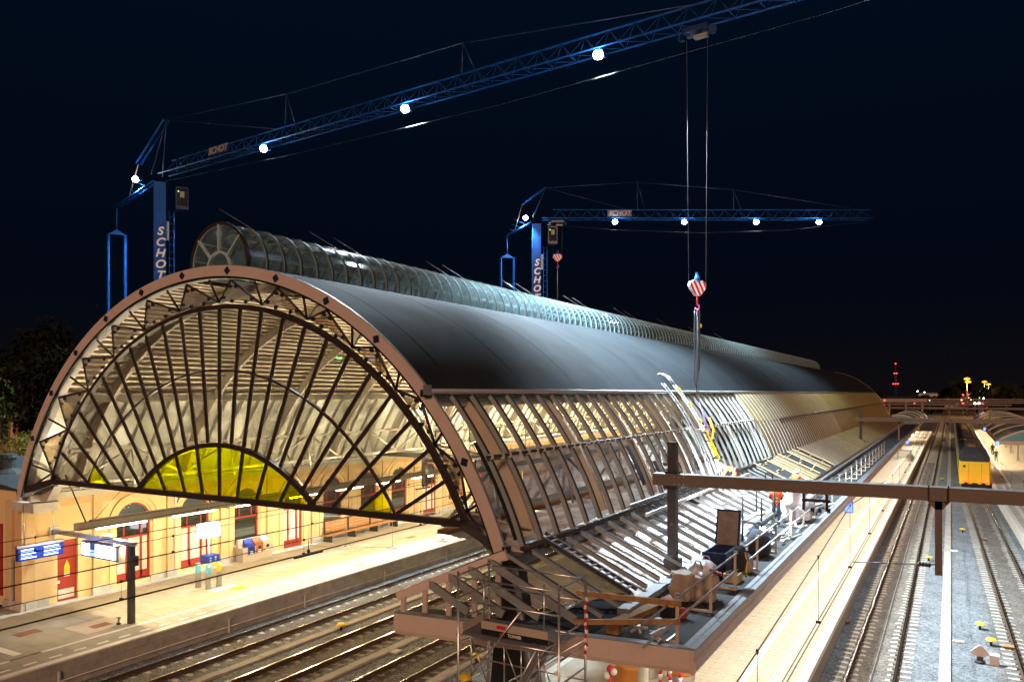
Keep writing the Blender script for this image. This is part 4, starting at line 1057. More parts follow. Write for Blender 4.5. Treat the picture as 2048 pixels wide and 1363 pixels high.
catenary(2.9, [-40, 24.2, 88.7, 160, 208, 255, 310], 5.17, 7.0, 'overhead wires above the track with the yellow train', 1.05, xf=XR2)
catenary(-25.5, [-20, 40, 95, 150], 5.15, 6.45, 'overhead wires above the hall track nearest the building', .85)
catenary(-21.5, [-24, 36, 91, 146], 5.15, 6.45, 'overhead wires above the middle hall track', .85)
catenary(-17.7, [-16, 44, 99, 150], 5.15, 6.45, 'thick overhead wires above the hall track nearest the scaffold', .85)
for x, y, zz, ln, lb in ((-21.6, 29, 5.75, 1.1, 'black section insulator on the wire in front of the second arched door'), (-17.6, 17.6, 5.14, 1.2, 'dark wire splint on the thick wire at lower left'), (-17.6, 27.4, 5.14, 1.2, 'dark wire splint on the thick wire in front of the bench')):
    t = thing('wire_splint', lb, 'wire fitting', (x, y, zz), group='wire fittings')
    MB().beam((x, y - ln / 2, zz), (x, y + ln / 2, zz), .07, .06).build('splint', 'wire', t); MB().tube((x, y, zz), (x, y, zz + .45), .012, 5).build('stem', 'wire', t); MB().lathe([(.03, 0), (.06, .06), (.03, .12)], (x, y, zz + .05), 8).build('clamp', 'wire', t)
# portal inside the hall carrying wires
hp = thing('hall_portal', 'grey overhead line beam with hangers inside the hall behind the fan window', 'portal', (-22, 40, 5))
MB().beam((-34, 39.5, 6.2), (-11.8, 41, 6.2), .25, .28).build('beam', 'postgrey', hp)
for x in (-26.6, -25.5, -24.4):
    yq = 39.5 + (x + 34) * .0676; MB().path([(x - .3, yq, 6.1), (x - .3, yq, 5.4), (x + .3, yq, 5.4), (x + .3, yq, 6.1)], .06, 6).build('hanger_frame', 'darksteel', hp)
box('beam_post', 'postgrey', (-29.7, -29.4, 39.7, 40, 4.2, 6.1), hp)
# electrical arm and insulators at the right edge
ia = thing('insulator_arm', 'black insulator with horizontal wire in front of the yellow train', 'insulator', (2.95, 26.0, 7.6))
yq = 24.1 + .045 * 10.4
MB().tube((2.5, yq, 7.6), (2.5, yq, 8.3), .05, 8).build('stem', 'darksteel', ia)
MB().lathe([(.05, 0), (.1, .04), (.05, .08), (.1, .12), (.05, .16), (.1, .2), (.05, .24), (.1, .28), (.05, .34)], (2.5, yq, 8.3), 10).build('insulator', 'black', ia)
MB().obox((2.45, yq, 8.7), (.35, .12, .1)).build('switch_head', 'black', ia)
for dz in (0, .06): MB().tube((2.5, yq, 8.66 + dz), (12, yq + .3, 8.72 + dz), .014, 5).build('cable', 'wire', ia)

# ------------------------------------------------------------------ scaffold tower
sc_ = thing('scaffold_tower', 'aluminium mobile scaffold tower standing at the near end of the canopy', 'scaffold', (-8.25, 14.7, PZ))
SX0, SX1, SY0, SY1 = -9.5, -7.0, 14.05, 15.36
for x in (SX0, SX1):
    for y in (SY0, SY1): MB().tube((x, y, PZ), (x, y, 6.28), .026, 10).build('upright', 'alu', sc_)
    z = 1.2
    while z < 6.3:
        MB().tube((x, SY0, z), (x, SY1, z), .02, 8).build('rung', 'alu', sc_); z += .5
for y in (SY0, SY1):
    for z in (6.15, 5.65, 4.88, 3.9): MB().tube((SX0 - .05, y, z), (SX1 + .05, y, z), .02, 8).build('guard_rail', 'alu', sc_)
for x in (SX0 + .55, SX1 - .45): MB().tube((x, SY0 + .2, 4.95), (x, SY0 + .2, 6.2), .02, 8).build('inner_post', 'alu', sc_)
MB().tube((SX0, SY0, 3.6), (SX1 - .9, SY0, 5.62), .02, 8).build('diagonal_brace', 'alu', sc_)
MB().tube((SX1 - .6, SY0 + .1, 4.8), (SX0 + .9, SY0 + .1, 3.0), .02, 8).build('diagonal_brace', 'alu', sc_)
MB().tube((SX0 + .1, SY1, 3.2), (SX1, SY1, 4.8), .02, 8).build('diagonal_brace', 'alu', sc_)
box('work_deck', 'steelgrey', (SX0 + .05, SX1 - .7, SY0 + .1, SY1 - .1, 4.86, 4.93), sc_)
hd = MB().obox((SX1 - .35, SY0 + .6, 5.0), (.62, .55, .05)).build('hatch', 'galv', sc_)
tb = box('toe_board', 'beige', (SX0 + .5, SX1 - .35, SY0 + .17, SY0 + .20, 5.05, 5.22), sc_)
tb2 = box('toe_board', 'black', (SX0 + .5, SX1 - .35, SY0 + .168, SY0 + .202, 4.93, 5.045), sc_)
text('TOWER', .095, .002, basis((SX1 - 1.15, SY0 + .164, 4.988), (1, 0, 0), (0, 0, 1)), 'white', tb2, bold=.002)
box('board_mark', 'red', (SX1 - 1.52, SX1 - 1.4, SY0 + .163, SY0 + .168, 4.965, 5.01), tb2)
box('board_mark', 'red', (SX1 - 1.6, SX1 - 1.38, SY0 + .163, SY0 + .17, 5.1, 5.17), tb)
box('toe_board', 'beige', (SX0 + .03, SX0 + .055, SY0 + .1, SY1 - .1, 4.95, 5.1), sc_)
# lower braces and lattice
for x in [SX0 + .35 + i * .42 for i in range(5)]:
    MB().tube((x, SY0, 3.9), (x, SY0, 4.88), .016, 6).build('lattice_strut', 'alu', sc_)
for i in range(3):
    MB().tube((SX0 + .35 + i * .84, SY0, 4.85), (SX0 + .77 + i * .84, SY0, 3.92), .014, 6).build('lattice_strut', 'alu', sc_)
for (a, b, m) in (((-9.4, 14.05, 2.3), (-8.7, 14.05, 3.4), 'red'), ((-8.7, 14.05, 2.2), (-8.0, 14.05, 3.5), 'red'), ((-7.9, 14.2, 3.4), (-7.4, 14.2, 2.4), 'red'), ((-7.5, 14.1, 3.4), (-7.0, 14.1, 2.5), 'red'), ((-9.45, 14.1, 2.6), (-8.6, 14.1, 3.5), 'alu')):
    MB().tube(a, b, .026, 8).build('diagonal_brace', m, sc_)
st_ = thing('stair_flight', 'aluminium stair flight leaning inside the scaffold tower', 'stairs', (-8.3, 14.8, PZ))
for dy in (0, .5): MB().beam((-9.0, 14.55 + dy, 2.4), (-7.6, 14.55 + dy, 4.8), .04, .12).build('stringer', 'alu', st_)
for i in range(9): t = i / 8.5; MB().box(-9.0 + 1.4 * t - .08, -9.0 + 1.4 * t + .08, 14.56, 15.04, 2.42 + 2.4 * t, 2.45 + 2.4 * t).build('tread', 'galv', st_)
tp = thing('barrier_tape', 'red and white barrier tape knotted round the right scaffold upright', 'tape', (-7, 15.36, 5))
pts = [(-6.97 + .03 * math.sin(i * 1.7), 15.33, 5.75 - i * .09) for i in range(16)]
for i in range(0, 15): MB().beam(pts[i], pts[i + 1], .055, .012, (0, 1, 0)).build('tape_strip', 'red' if i % 2 else 'white', tp)
for a, b, lb in (((-7.25, 15.45, 5.78), (-4.95, 15.75, 5.78), 'upper timber beam lashed to the right scaffold upright'), ((-7.25, 15.3, 5.17), (-5.25, 16.6, 5.14), 'lower timber beam lashed to the right scaffold upright')):
    setp(MB().beam(a, b, .06, .115).build('timber_beam', 'timber'), lb, 'timber', group='timber beams')
yh = thing('safety_helmet', 'yellow plastic cap hung on the left side of the scaffold tower', 'cap', (-9.3, 14.0, 4.0)); MB().lathe([(.15, 0), (.14, .05), (.09, .1), (.02, .12)], (-9.25, 13.95, 3.98), 10).build('shell', 'yellow', yh)

# ------------------------------------------------------------------ things on the canopy roof
CZ = 4.505
gr = thing('roof_guard_rail', 'grey tube guard rail with brown posts along the canopy edge', 'guard rail', (-5.4, 17, CZ))
for z in (5.6, 5.12): MB().tube((-5.38, 14.6, z), (-5.38, 80, z), .025, 8).build('rail', 'galv', gr)
for y in [17.0, 19.8, 22.4, 25.3, 28.3] + [31.3 + 3 * i for i in range(17)]:
    p = MB().beam((-5.44, y, CZ), (-5.44, y, 5.66), .07, .05).build('rail_post', 'beige', gr)
    MB().beam((-6.05, y, CZ + .03), (-5.4, y, CZ + .03), .08, .05).build('foot_arm', 'beige', p)
    MB().beam((-5.95, y, CZ + .05), (-5.46, y, CZ + .5), .04, .04).build('foot_brace', 'beige', p)
    MB().obox((-5.4, y, 5.6), (.1, .08, .1)).build('rail_clamp', 'steelgrey', p)
wt = thing('rail_brackets', 'heap of loose brown metal rail brackets near the canopy corner', 'brackets', (-6.1, 16.9, CZ))
for i in range(9):
    a = R.uniform(0, 3.1); c = Vector((-6.1 + R.uniform(-.55, .55), 17.0 + R.uniform(-.15, .35), CZ + R.uniform(.05, .2))); v = Vector((math.cos(a), math.sin(a) * .6, R.uniform(-.2, .9))).normalized() * R.uniform(.14, .26)
    c.z = max(c.z, CZ + abs(v.z) + .03); MB().beam(c - v, c + v, .055, .05).build('bracket', R.choice(['beige', 'beige', 'steelgrey', 'alu']), wt)
bx4 = ((-7.0, 17.0, 'timber', 'brown wooden block by the front edge of the canopy roof'), (-6.55, 19.6, 'steelgrey', 'grey steel anchor box behind the guard rail start'), (-6.35, 22.2, 'steelgrey', 'grey steel anchor box behind the big bag'), (-6.3, 27.0, 'steelgrey', 'grey steel anchor box behind the blue tool chest'))
for x, y, m, lb in bx4:
    t = thing('anchor_box', lb, 'anchor box', (x, y, CZ), group='anchor boxes on the canopy roof')
    MB().box(x - .16, x + .16, y - .12, y + .12, CZ, CZ + .26).build('block', m, t); box('top_plate', 'redpaint' if m != 'timber' else 'timber', (x - .155, x + .155, y - .115, y + .115, CZ + .262, CZ + .272), t)
    MB().path([(x + .16, y - .05, CZ + .15), (x + .3, y - .02, CZ + .1), (x + .28, y + .08, CZ + .12), (x + .16, y + .06, CZ + .16)], .008, 5).build('wire_loop', 'alu', t)
# generator-like equipment case
eq = thing('equipment_case', 'black and yellow equipment case with red coil beside the big bag', 'case', (-6.1, 18.9, CZ))
box('case_body', 'black', (-6.45, -6.1, 18.75, 19.1, CZ, CZ + .3), eq); box('case_lid', 'yellow', (-6.45, -6.1, 18.75, 19.1, CZ + .301, CZ + .36), eq)
MB().lathe([(.06, -.08), (.14, -.06), (.14, .06), (.06, .08)], (-5.92, 18.95, CZ + .14), 14, 'Y').build('hose_coil', 'redpaint', eq)
# big bag: a slumped open sack
def lumpy(name, m, c, r, parent, seed, squash=1.0, nu=18, nv=10, amp=.1, topcut=None):
    q = random.Random(seed); ph = [q.uniform(0, 6) for _ in range(6)]; vs = []
    for j in range(nv + 1):
        t = j / nv; th = PI * t
        for i in range(nu):
            a = 2 * PI * i / nu
            k = 1 + amp * 2.2 * noise.noise(Vector((math.cos(a) * 2.2, math.sin(a) * 2.2, t * 4 + seed))) + amp * .8 * noise.noise(Vector((math.cos(a) * 6, math.sin(a) * 6, t * 11 + seed))) + amp * .6 * (math.sin(3 * a + ph[0] + 2 * t) + .7 * math.sin(5 * a + ph[1] - 4 * t) + .6 * math.sin(7 * t * PI + ph[2] + a))
            s_ = max(.0, math.sin(th)) ** .6
            z = -math.cos(th); z = max(z, -.75); z = min(z, topcut) if topcut else z
            vs.append((c[0] + r[0] * s_ * k * math.cos(a), c[1] + r[1] * s_ * k * math.sin(a), c[2] + r[2] * (z + .75) * squash))
    fs = [(j * nu + i, j * nu + (i + 1) % nu, (j + 1) * nu + (i + 1) % nu, (j + 1) * nu + i) for j in range(nv) for i in range(nu)]
    mb = MB(); mb.add(vs, fs, True); return mb.build(name, m, parent)
bb = thing('big_bag', 'large open tan builders bag with rubbish, white liner with red print', 'builders bag', (-5.95, 20.9, CZ))
lumpy('sack', 'bigbag', (-5.98, 20.9, CZ), (.42, .5, .52), bb, 3, 1.0, 40, 24, .13, .62)
lumpy('liner', 'plastic', (-6.0, 21.12, CZ + .5), (.34, .38, .32), bb, 5, 1.0, 34, 20, .2)
for i in range(5): MB().obox((-5.68 + .03 * i, 20.8 + .09 * i, CZ + .86 - .035 * i), (.1, .05, .09), Matrix.Rotation(.5, 3, 'X')).build('print_mark', 'red' if i % 2 == 0 else 'black', bb)
lumpy('sack_flap', 'bigbag', (-6.35, 20.35, CZ + .1), (.3, .3, .6), bb, 9, 1, 26, 16, .2, .5)
for y in (20.5, 21.3): MB().path([(-6.1, y, CZ + .95), (-6.05, y + .05, CZ + 1.15), (-5.95, y + .15, CZ + 1.1), (-5.9, y + .2, CZ + .9)], .02, 6).build('lifting_loop', 'bigbag', bb)
# tool chest
tcx = thing('tool_chest', 'dark blue steel tool chest with its big lid standing open', 'tool chest', (-6.35, 24.4, CZ))
cb = MB(); cb.box(-6.75, -6.7, 23.7, 25.2, CZ, CZ + .75).box(-6.1, -6.05, 23.7, 25.2, CZ, CZ + .75).box(-6.7, -6.1, 23.7, 23.75, CZ, CZ + .75).box(-6.7, -6.1, 25.15, 25.2, CZ, CZ + .75).box(-6.7, -6.1, 23.75, 25.15, CZ, CZ + .06)
cb.build('chest_body', 'toolbox', tcx)
box('chest_rim', 'toolbox', (-6.78, -6.02, 23.67, 23.70, CZ + .62, CZ + .76), tcx)
lm = Matrix.Rotation(math.radians(-14), 3, 'X') @ Matrix.Rotation(0, 3, 'Z')
lid = MB().obox((-6.4, 25.42, CZ + 1.22), (.78, .14, 1.3), lm).build('chest_lid', 'toolbox', tcx)
MB().obox((-6.4, 25.335, CZ + 1.24), (.66, .02, 1.16), lm).build('lid_lining', 'toolsteel', lid)
MB().obox((-6.0, 25.30, CZ + .95), (.04, .06, .5), lm).build('gas_strut', 'alu', lid)
jk = thing('work_jacket', 'black work jacket with yellow strap hung over the guard rail by the tool chest', 'jacket', (-5.4, 22.6, 5.6))
lumpy('jacket_body', 'cloth', (-5.4, 22.75, 5.02), (.2, .36, .42), jk, 12, 1, 16, 10, .14)
MB().path([(-5.27, 22.7, 5.62), (-5.2, 22.75, 5.35), (-5.22, 22.8, 5.05), (-5.25, 22.9, 4.8)], .028, 6).build('strap', 'yellow', jk)
MB().path([(-5.52, 22.75, 5.6), (-5.36, 22.8, 5.68), (-5.24, 22.9, 5.5), (-5.2, 22.95, 5.3)], .035, 6).build('sleeve', 'grey', jk)
wc = thing('wooden_crate', 'small open yellowish wooden crate under the hanging jacket', 'crate', (-5.75, 23.4, CZ))
for (b_) in ((-6.0, -5.55, 23.2, 23.23, CZ, CZ + .25), (-6.0, -5.55, 23.77, 23.8, CZ, CZ + .25), (-6.0, -5.97, 23.23, 23.77, CZ, CZ + .25), (-5.58, -5.55, 23.23, 23.77, CZ, CZ + .25), (-5.97, -5.58, 23.23, 23.77, CZ, CZ + .03)): box('crate_board', 'batten', b_, wc)
bg1 = thing('plastic_bag', 'crumpled pale bag with orange tape beyond the tool chest', 'bag', (-5.75, 24.9, CZ)); lumpy('bag_body', 'bigbag', (-5.72, 24.9, CZ), (.22, .3, .32), bg1, 21)
bg2 = thing('duffel_bag', 'big black duffel bag with blue top lying on the canopy roof', 'bag', (-6.0, 27.6, CZ)); lumpy('bag_body', 'cloth', (-5.9, 27.6, CZ), (.38, .6, .5), bg2, 22, 1, 18, 10, .08); lumpy('bag_top', 'jeans', (-6.0, 27.85, CZ + .45), (.28, .36, .25), bg2, 23)
# work bench with planks and steel stands
wb = thing('work_bench', 'steel trestle work bench stacked with grey profiles on the roof', 'work bench', (-6.6, 31, CZ))
for x in (-6.95, -6.25):
    for y in (29.8, 32.2):
        MB().tube((x, y, CZ), (x, y, CZ + 1.75), .035, 8).build('stand_post', 'postgrey', wb)
    MB().beam((x, 29.8, CZ + .72), (x, 32.2, CZ + .72), .06, .08).build('bench_rail', 'steelgrey', wb)
for i in range(6): MB().box(-6.98 + i * .13, -6.87 + i * .13, 29.5 + R.uniform(-.2, .2), 32.6 + R.uniform(-.2, .3), CZ + .77, CZ + .84 + R.uniform(0, .03)).build('profile', R.choice(['galv', 'whitestrip', 'galv', 'alu']), wb)
box('plank', 'batten', (-6.7, -6.5, 31.0, 31.8, CZ + .88, CZ + .93), wb)
lh = MB().obox((-6.35, 30.5, CZ + .45), (.2, .06, .16)).build('work_lamp', 'whitelamp', wb)
lamp('work_light', 'SPOT', (-6.35, 30.42, CZ + .5), 2800, (.86, .94, 1), wb, d=(-.35, .9, .12), spot=150, size=.1)
fl2 = thing('site_lamp', 'small dazzling work lamp shining just above the near portal beam', 'lamp', (-9.6, 34.6, 5.7))
MB().tube((-9.6, 34.6, 5.7), (-9.6, 34.6, 6.3), .02, 6).build('stand', 'steelgrey', fl2); MB().obox((-9.6, 34.6, 6.38), (.2, .1, .16)).build('lamp_face', 'whitelamp', fl2)
lamp('site_light', 'SPOT', (-9.45, 34.75, 6.6), 1800, (.86, .94, 1), fl2, d=(-.25, .95, .2), spot=160, size=.1, blend=.8)
# loose profiles and rubbish on the roof
lp_ = thing('profile_heap', 'heap of loose white profiles on the roof by the guard rail', 'profiles', (-5.9, 31, CZ))
for i in range(46):
    y = R.uniform(28.5, 42); x = R.uniform(-6.05, -5.3) if i % 3 else R.uniform(-7, -5.4); a = R.uniform(-.35, .35) + PI / 2; L = R.uniform(.3, 1.1); c = Vector((x, y, CZ + .04 + R.uniform(0, .12))); v = Vector((math.cos(a), math.sin(a), 0)) * L / 2
    MB().beam(c - v, c + v, R.uniform(.05, .11), .05).build('profile', R.choice(['whitestrip', 'whitestrip', 'galv', 'alu', 'steelgrey', 'white']), lp_)
for i, (y, rr, lb) in enumerate(((36.2, (.55, .9, .8), 'large heap of crumpled white plastic behind the orange vest worker'), (38.6, (.4, .6, .45), 'smaller heap of white plastic sheeting further along the roof'))):
    t = thing('plastic_heap', lb, 'plastic sheeting', (-6.1, y, CZ), group='heaps of plastic'); lumpy('sheet_heap', 'plastic', (-6.1, y, CZ), rr, t, 31 + i, 1, 44, 24, .25)
tf = thing('tripod_stand', 'white lit stand with foot plate on the canopy roof', 'stand', (-5.5, 37, CZ)); MB().tube((-5.55, 37, CZ), (-5.75, 37, CZ + 1.2), .06, 8).build('pole', 'whitestrip', tf); MB().obox((-5.55, 37, CZ + .03), (.35, .25, .05)).build('foot', 'whitestrip', tf)
pb = thing('roof_bucket', 'small white bucket beside the blue rope on the roof', 'bucket', (-6.6, 44.5, CZ)); MB().lathe([(.2, 0), (.26, .45), (.27, .5)], (-6.6, 44.5, CZ), 14).build('pail', 'white', pb); 
for (x, y) in ((-7.0, 42.8), (-6.7, 46)): setp(MB().path([(x + .5 * R.uniform(-1, 1), y + .9 * R.uniform(-1, 1), CZ + .06 + R.uniform(0, .2)) for i in range(9)], .03, 6).build('blue_rope', 'purple'), 'tangled purple blue rope on the roof ' + ('left of the bucket' if y < 44 else 'beyond the bucket'), 'rope', 'ropes')
for i_, y in enumerate((48, 53, 58, 63, 68)):
    t = thing('profile_stack', ('first', 'second', 'third', 'fourth', 'fifth and farthest')[i_] + ' low stack of grey profiles along the canopy roof beyond the bucket', 'profiles', (-6.4, y, CZ), group='stacks along the canopy')
    for i in range(7): MB().beam((-6.9 + R.uniform(0, .9), y - 1.3 + R.uniform(-.5, .5), CZ + .06 + .05 * (i % 3)), (-6.9 + R.uniform(0, .9), y + 1.3, CZ + .06 + .05 * (i % 3)), .09, .05).build('profile', R.choice(['galv', 'steelgrey', 'steelgrey']), t)
# roof staging with mesh on the slope
sg = thing('mesh_staging', 'aluminium staging with dark wire mesh lying along the top of the slope', 'staging', (-9.4, 30, 6))
for dx in (0, .62): MB().beam((-9.95 + dx, 25.6, 6.2 - dx * .44), (-9.95 + dx, 41.5, 6.2 - dx * .44), .07, .12).build('side_rail', 'whitestrip' if dx else 'galv', sg)
for i in range(40): y = 25.8 + i * .4; MB().beam((-9.93, y, 6.2), (-9.35, y, 5.94), .03, .03).build('cross_bar', 'darksteel', sg)
for j in range(4): MB().tube((-9.84 + j * .13, 25.7, 6.18 - j * .057), (-9.84 + j * .13, 41.4, 6.18 - j * .057), .01, 5).build('mesh_wire', 'darksteel', sg)

# ------------------------------------------------------------------ ladders on the arch and the hanging lifting gear
def roof_ladder(y, dy, a0, a1, label, hook, m):
    t = thing('roof_ladder', label, 'ladder', (pol(12.6, a0)[0], y, pol(12.6, a0)[1]), group='roof ladders')
    N = 26; P_ = [Vector((pol(RO + .16, a0 + (a1 - a0) * i / N)[0], y + dy * i / N, pol(RO + .16, a0 + (a1 - a0) * i / N)[1])) for i in range(N + 1)]
    for s_ in (0, .42): MB().path([p + Vector((0, s_, 0)) for p in P_], .032, 6).build('stile', m, t)
    for i in range(1, N): MB().beam(P_[i] + Vector((0, .02, 0)), P_[i] + Vector((0, .4, 0)), .05, .03).build('rung', m, t)
    if hook:
        for s_ in (0, .42): MB().path([P_[-1] + Vector((0, s_, 0)), P_[-1] + Vector((-.35, s_, .45)), P_[-1] + Vector((-.7, s_, .62)), P_[-1] + Vector((-.95, s_, .5)), P_[-1] + Vector((-1.0, s_, .2)), P_[-1] + Vector((-.92, s_, .05))], .035, 8).build('hook', 'whitestrip', t)
        for i in (4, 9, 14, 19, 24): MB().beam(P_[i] + Vector((.03, .42, .02)), P_[i + 1] + Vector((.03, .42, .02)), .08, .08).build('yellow_band', 'yellow', t)
    return t
roof_ladder(36.0, .9, 19, 43.5, 'grey roof ladder lying up the open ribs, left of the hooked ladder', False, 'galv')
roof_ladder(37.6, .9, 19, 43, 'white hooked roof ladder with yellow bands over the gutter', True, 'whitestrip')
lf = thing('glass_lifter', 'yellow lifting frame lying on the open ribs below the crane chain', 'lifting frame', (-10.9, 37.6, 7.6))
Lp = lambda a, dy: Vector((pol(RO + .45, a)[0], 37.3 + dy, pol(RO + .45, a)[1]))
MB().beam(Lp(22.5, 0), Lp(29.5, .1), .16, .16).build('main_bar', 'yellow', lf)
for a in (23, 25, 27, 29): MB().beam(Lp(a, -.35), Lp(a, .4), .09, .09).build('cross_bar', 'yellow', lf)
for a in (23, 27, 29):
    for d in (-.35, .4): MB().lathe([(.16, -.04), (.14, .02), (.04, .06)], Lp(a, d), 10).build('suction_pad', 'black', lf)
MB().path([Lp(27, .35), Lp(28, .5) + Vector((.15, 0, .3)), Lp(29.5, .45) + Vector((.1, 0, .6))], .06, 6).build('hoist_arm', 'yellow', lf)

# ------------------------------------------------------------------ tower cranes
def crane(bx, by, ang, jl, zj, floods, trolley, hookz, label, cdir, posts, energy, apex_h=4.6, back=6.9, ballast_z=12):
    t = thing('tower_crane', label, 'crane', (bx, by, 0), group='blue tower cranes')
    c, s = math.cos(ang), math.sin(ang); D = Vector((c, s, 0)); N_ = Vector((-s, c, 0)); B = Vector((bx, by, 0))
    def J(d, n=0, h=0): return B + D * d + N_ * n + Vector((0, 0, zj + h))
    cd = math.atan2(cdir[1], cdir[0]); u = Vector((math.cos(cd), math.sin(cd), 0)); v = Vector((-u.y, u.x, 0))
    # mast: a square box column facing the camera
    ms = MB(); q = .48
    for (z0, z1) in ((0, zj - .6),): ms.add([B + u * a + v * b + Vector((0, 0, z)) for z in (z0, z1) for a, b in ((-q, -q), (q, -q), (q, q), (-q, q))], [(3, 2, 1, 0), (4, 5, 6, 7), (0, 1, 5, 4), (1, 2, 6, 5), (2, 3, 7, 6), (3, 0, 4, 7)])
    m_ = ms.build('mast', 'blueSteel', t)
    zt = zj - 4.85
    for i, ch in enumerate('SCHOT'):
        text(ch, .98, .01, basis(B + u * (q + .02) + Vector((0, 0, zt - i * .94)), v, (0, 0, 1)), 'white', m_, shear=.25, bold=.03)
    # ladder cage beside the mast
    lx = B + v * .95
    for a in (-.2, .2):
        for b in (-.25, .25): MB().tube(lx + v * a + u * b + Vector((0, 0, 4)), lx + v * a + u * b + Vector((0, 0, zj - 3)), .035, 5).build('ladder_rail', 'blueSteel', m_)
    rg = MB(); z = 8
    while z < zj - 3: rg.tube(lx - v * .2 + u * .25 + Vector((0, 0, z)), lx + v * .2 + u * .25 + Vector((0, 0, z)), .03, 4); z += .6
    rg.build('ladder_rungs', 'blueSteel', m_)
    MB().obox(lx + v * .1 + Vector((0, 0, zj - 3.2)), (.1, .1, .1)).build('bracket', 'blueDark', m_)
    pw = [B + v * .55 + u * .1 + Vector((0, 0, zj - 5.5)), B + v * .55 + u * .1 + Vector((0, 0, zj - 3.9))]; MB().beam(pw[0], pw[1], .3, .3).build('control_cabinet', 'white', m_)
    cbp = B + v * 1.75 + u * .2 + Vector((0, 0, zj - 1.9))
    Mr = Matrix.Rotation(cd, 3, 'Z'); cb_ = MB().obox(cbp, (1.2, 1.0, 1.9), Mr).build('cab', 'blueDark', t)
    MB().obox(cbp + u * .61 + Vector((0, 0, .1)), (.02, .85, 1.5), Mr).build('cab_window', 'windowdark', cb_)
    MB().obox(cbp + u * .63 + Vector((0, 0, .3)), (.02, .35, .5), Mr).build('cab_monitor', 'grey', cb_)
    MB().obox(cbp + u * .63 - v * .3 + Vector((0, 0, .55)), (.02, .07, .07), Mr).build('cab_indicator', 'greenlamp', cb_)
    # jib: two lower chords, one upper chord, bays of diagonals
    H_ = 1.0; W_ = .5
    for n in (-W_, W_): MB().tube(J(.6, n), J(jl, n), .05, 6).build('jib_chord', 'blueSteel', t)
    MB().tube(J(1.8, 0, H_), J(jl, 0, H_), .055, 6).build('jib_chord', 'blueSteel', t)
    bay = None; L = 1.5; nb = int((jl - 1.8) / L)
    for i in range(nb):
        if bay is None:
            mb = MB(); d0 = 1.8
            for n in (-W_, W_): mb.tube(J(d0, n), J(d0 + L / 2, 0, H_), .022, 5); mb.tube(J(d0 + L / 2, 0, H_), J(d0 + L, n), .022, 5)
            mb.tube(J(d0, -W_), J(d0, W_), .022, 5); mb.tube(J(d0, -W_), J(d0 + L, W_), .02, 5)
            bay = mb.build('jib_bay', 'jibblue', t)
        else: o = bay.copy(); o.name = 'jib_bay'; col.objects.link(o); o.location = D * (L * i)
    sgn = J(7.2, 0, .6)
    text('SCHOT', .72, .01, basis(J(9.0, -.58, .5), D, (0, 0, 1)), 'concrete', t, shear=.25, bold=.02)
    MB().obox(J(9.0, -.54, .5), (2.6, .03, .7), Matrix.Rotation(ang, 3, 'Z')).build('name_board', 'blueDark', t)
    # apex, pendants and back stay
    ap = J(1.0, 0, apex_h); kn = J(-back * .48, 0, 1.6); bk = J(-back, 0, -1.8)
    for n in (-.5, .5): MB().tube(J(-.4, n, .1), ap, .06, 5).build('apex_leg', 'blueDark', t)
    for n in (-.22, .22): MB().tube(ap + N_ * n, kn + N_ * n, .085, 6).build('back_stay', 'blueSteel', t); MB().tube(J(-.6, n, -.4), bk + N_ * n, .1, 6).build('counter_jib', 'blueSteel', t)
    for i in range(4): f = .2 + i * .22; MB().tube(J(-.6, 0, -.4).lerp(bk, f), J(-2.2, 0, .8).lerp(bk, f + .1), .05, 5).build('counter_strut', 'blueSteel', t)
    MB().tube(kn, bk.lerp(J(-.6, 0, -.4), .3), .06, 5).build('back_stay', 'galv', t)
    MB().tube(bk, bk + Vector((0, 0, -2.1)), .07, 6).build('hanger', 'blueSteel', t)
    yk = bk + Vector((0, 0, -2.1)); MB().prism([(-.75, -.35), (.75, -.35), (0, .12)], 'XZ', -.06, .06).build('yoke', 'blueSteel', t)
    yo = t.children[-1] if False else None
    ykobj = [o for o in t.children if o.name.startswith('yoke')][0]; ykobj.data.transform(wm(t)); ykobj.data.transform(Matrix.Translation(wm(t).inverted() @ yk) @ Matrix.Rotation(cd + PI / 2, 4, 'Z'))
    for sgn_ in (-.68, .68): MB().beam(yk + v * sgn_ + Vector((0, 0, -.3)), yk + v * sgn_ + Vector((0, 0, ballast_z - yk.z)), .17, .17).build('ballast_rod', 'blueSteel', t)
    prev = ap
    for d, h in posts:
        tp_ = J(d, 0, h); MB().tube(J(d, -.1, H_), tp_, .05, 5).build('jib_post', 'blueDark', t); MB().tube(J(d + .9, .1, H_), tp_, .04, 5).build('jib_post', 'blueDark', t)
        MB().tube(prev, tp_, .04, 5).build('pendant', 'blueDark', t); prev = tp_
    MB().tube(prev, J(min(jl - 1, posts[-1][0] + 15), 0, H_), .035, 5).build('pendant', 'blueDark', t)
    MB().tube(ap, J(posts[0][0] - 1, 0, H_), .03, 5).build('pendant', 'blueDark', t)
    MB().path([J(1, 0, -.6), J(jl * .25, 0, -1.2), J(jl * .5, 0, -1.5), J(jl * .75, 0, -1.2), J(jl - .5, 0, -.3)], .007, 5).build('jib_cable', 'steelgrey', t)
    # floodlights
    for d, en_ in zip(floods, energy):
        h = -.35 if d > 0 else .1
        fl_ = MB().obox(J(d, -.35, h), (.5, .45, .3), Matrix.Rotation(ang, 3, 'Z')).build('floodlight', 'blueDark', t)
        MB().lathe([(.04, .24), (.19, .18), (.26, .05), (.26, -.06), (.18, -.17), (.04, -.22)], J(d, -.62, h - .12), 28).build('floodlight_lens', 'flood', fl_)
        lamp('flood_beam', 'SPOT', J(d, -.6, h - .7), en_, (.72, .88, 1), t, d=(.06, .12 if d > 40 else .0, -1), spot=104 if 40 < d < 50 else 142 if 20 < d < 30 else 110, size=.35, blend=.75)
    # trolley, ropes, hook block
    T = J(trolley, 0, -.35)
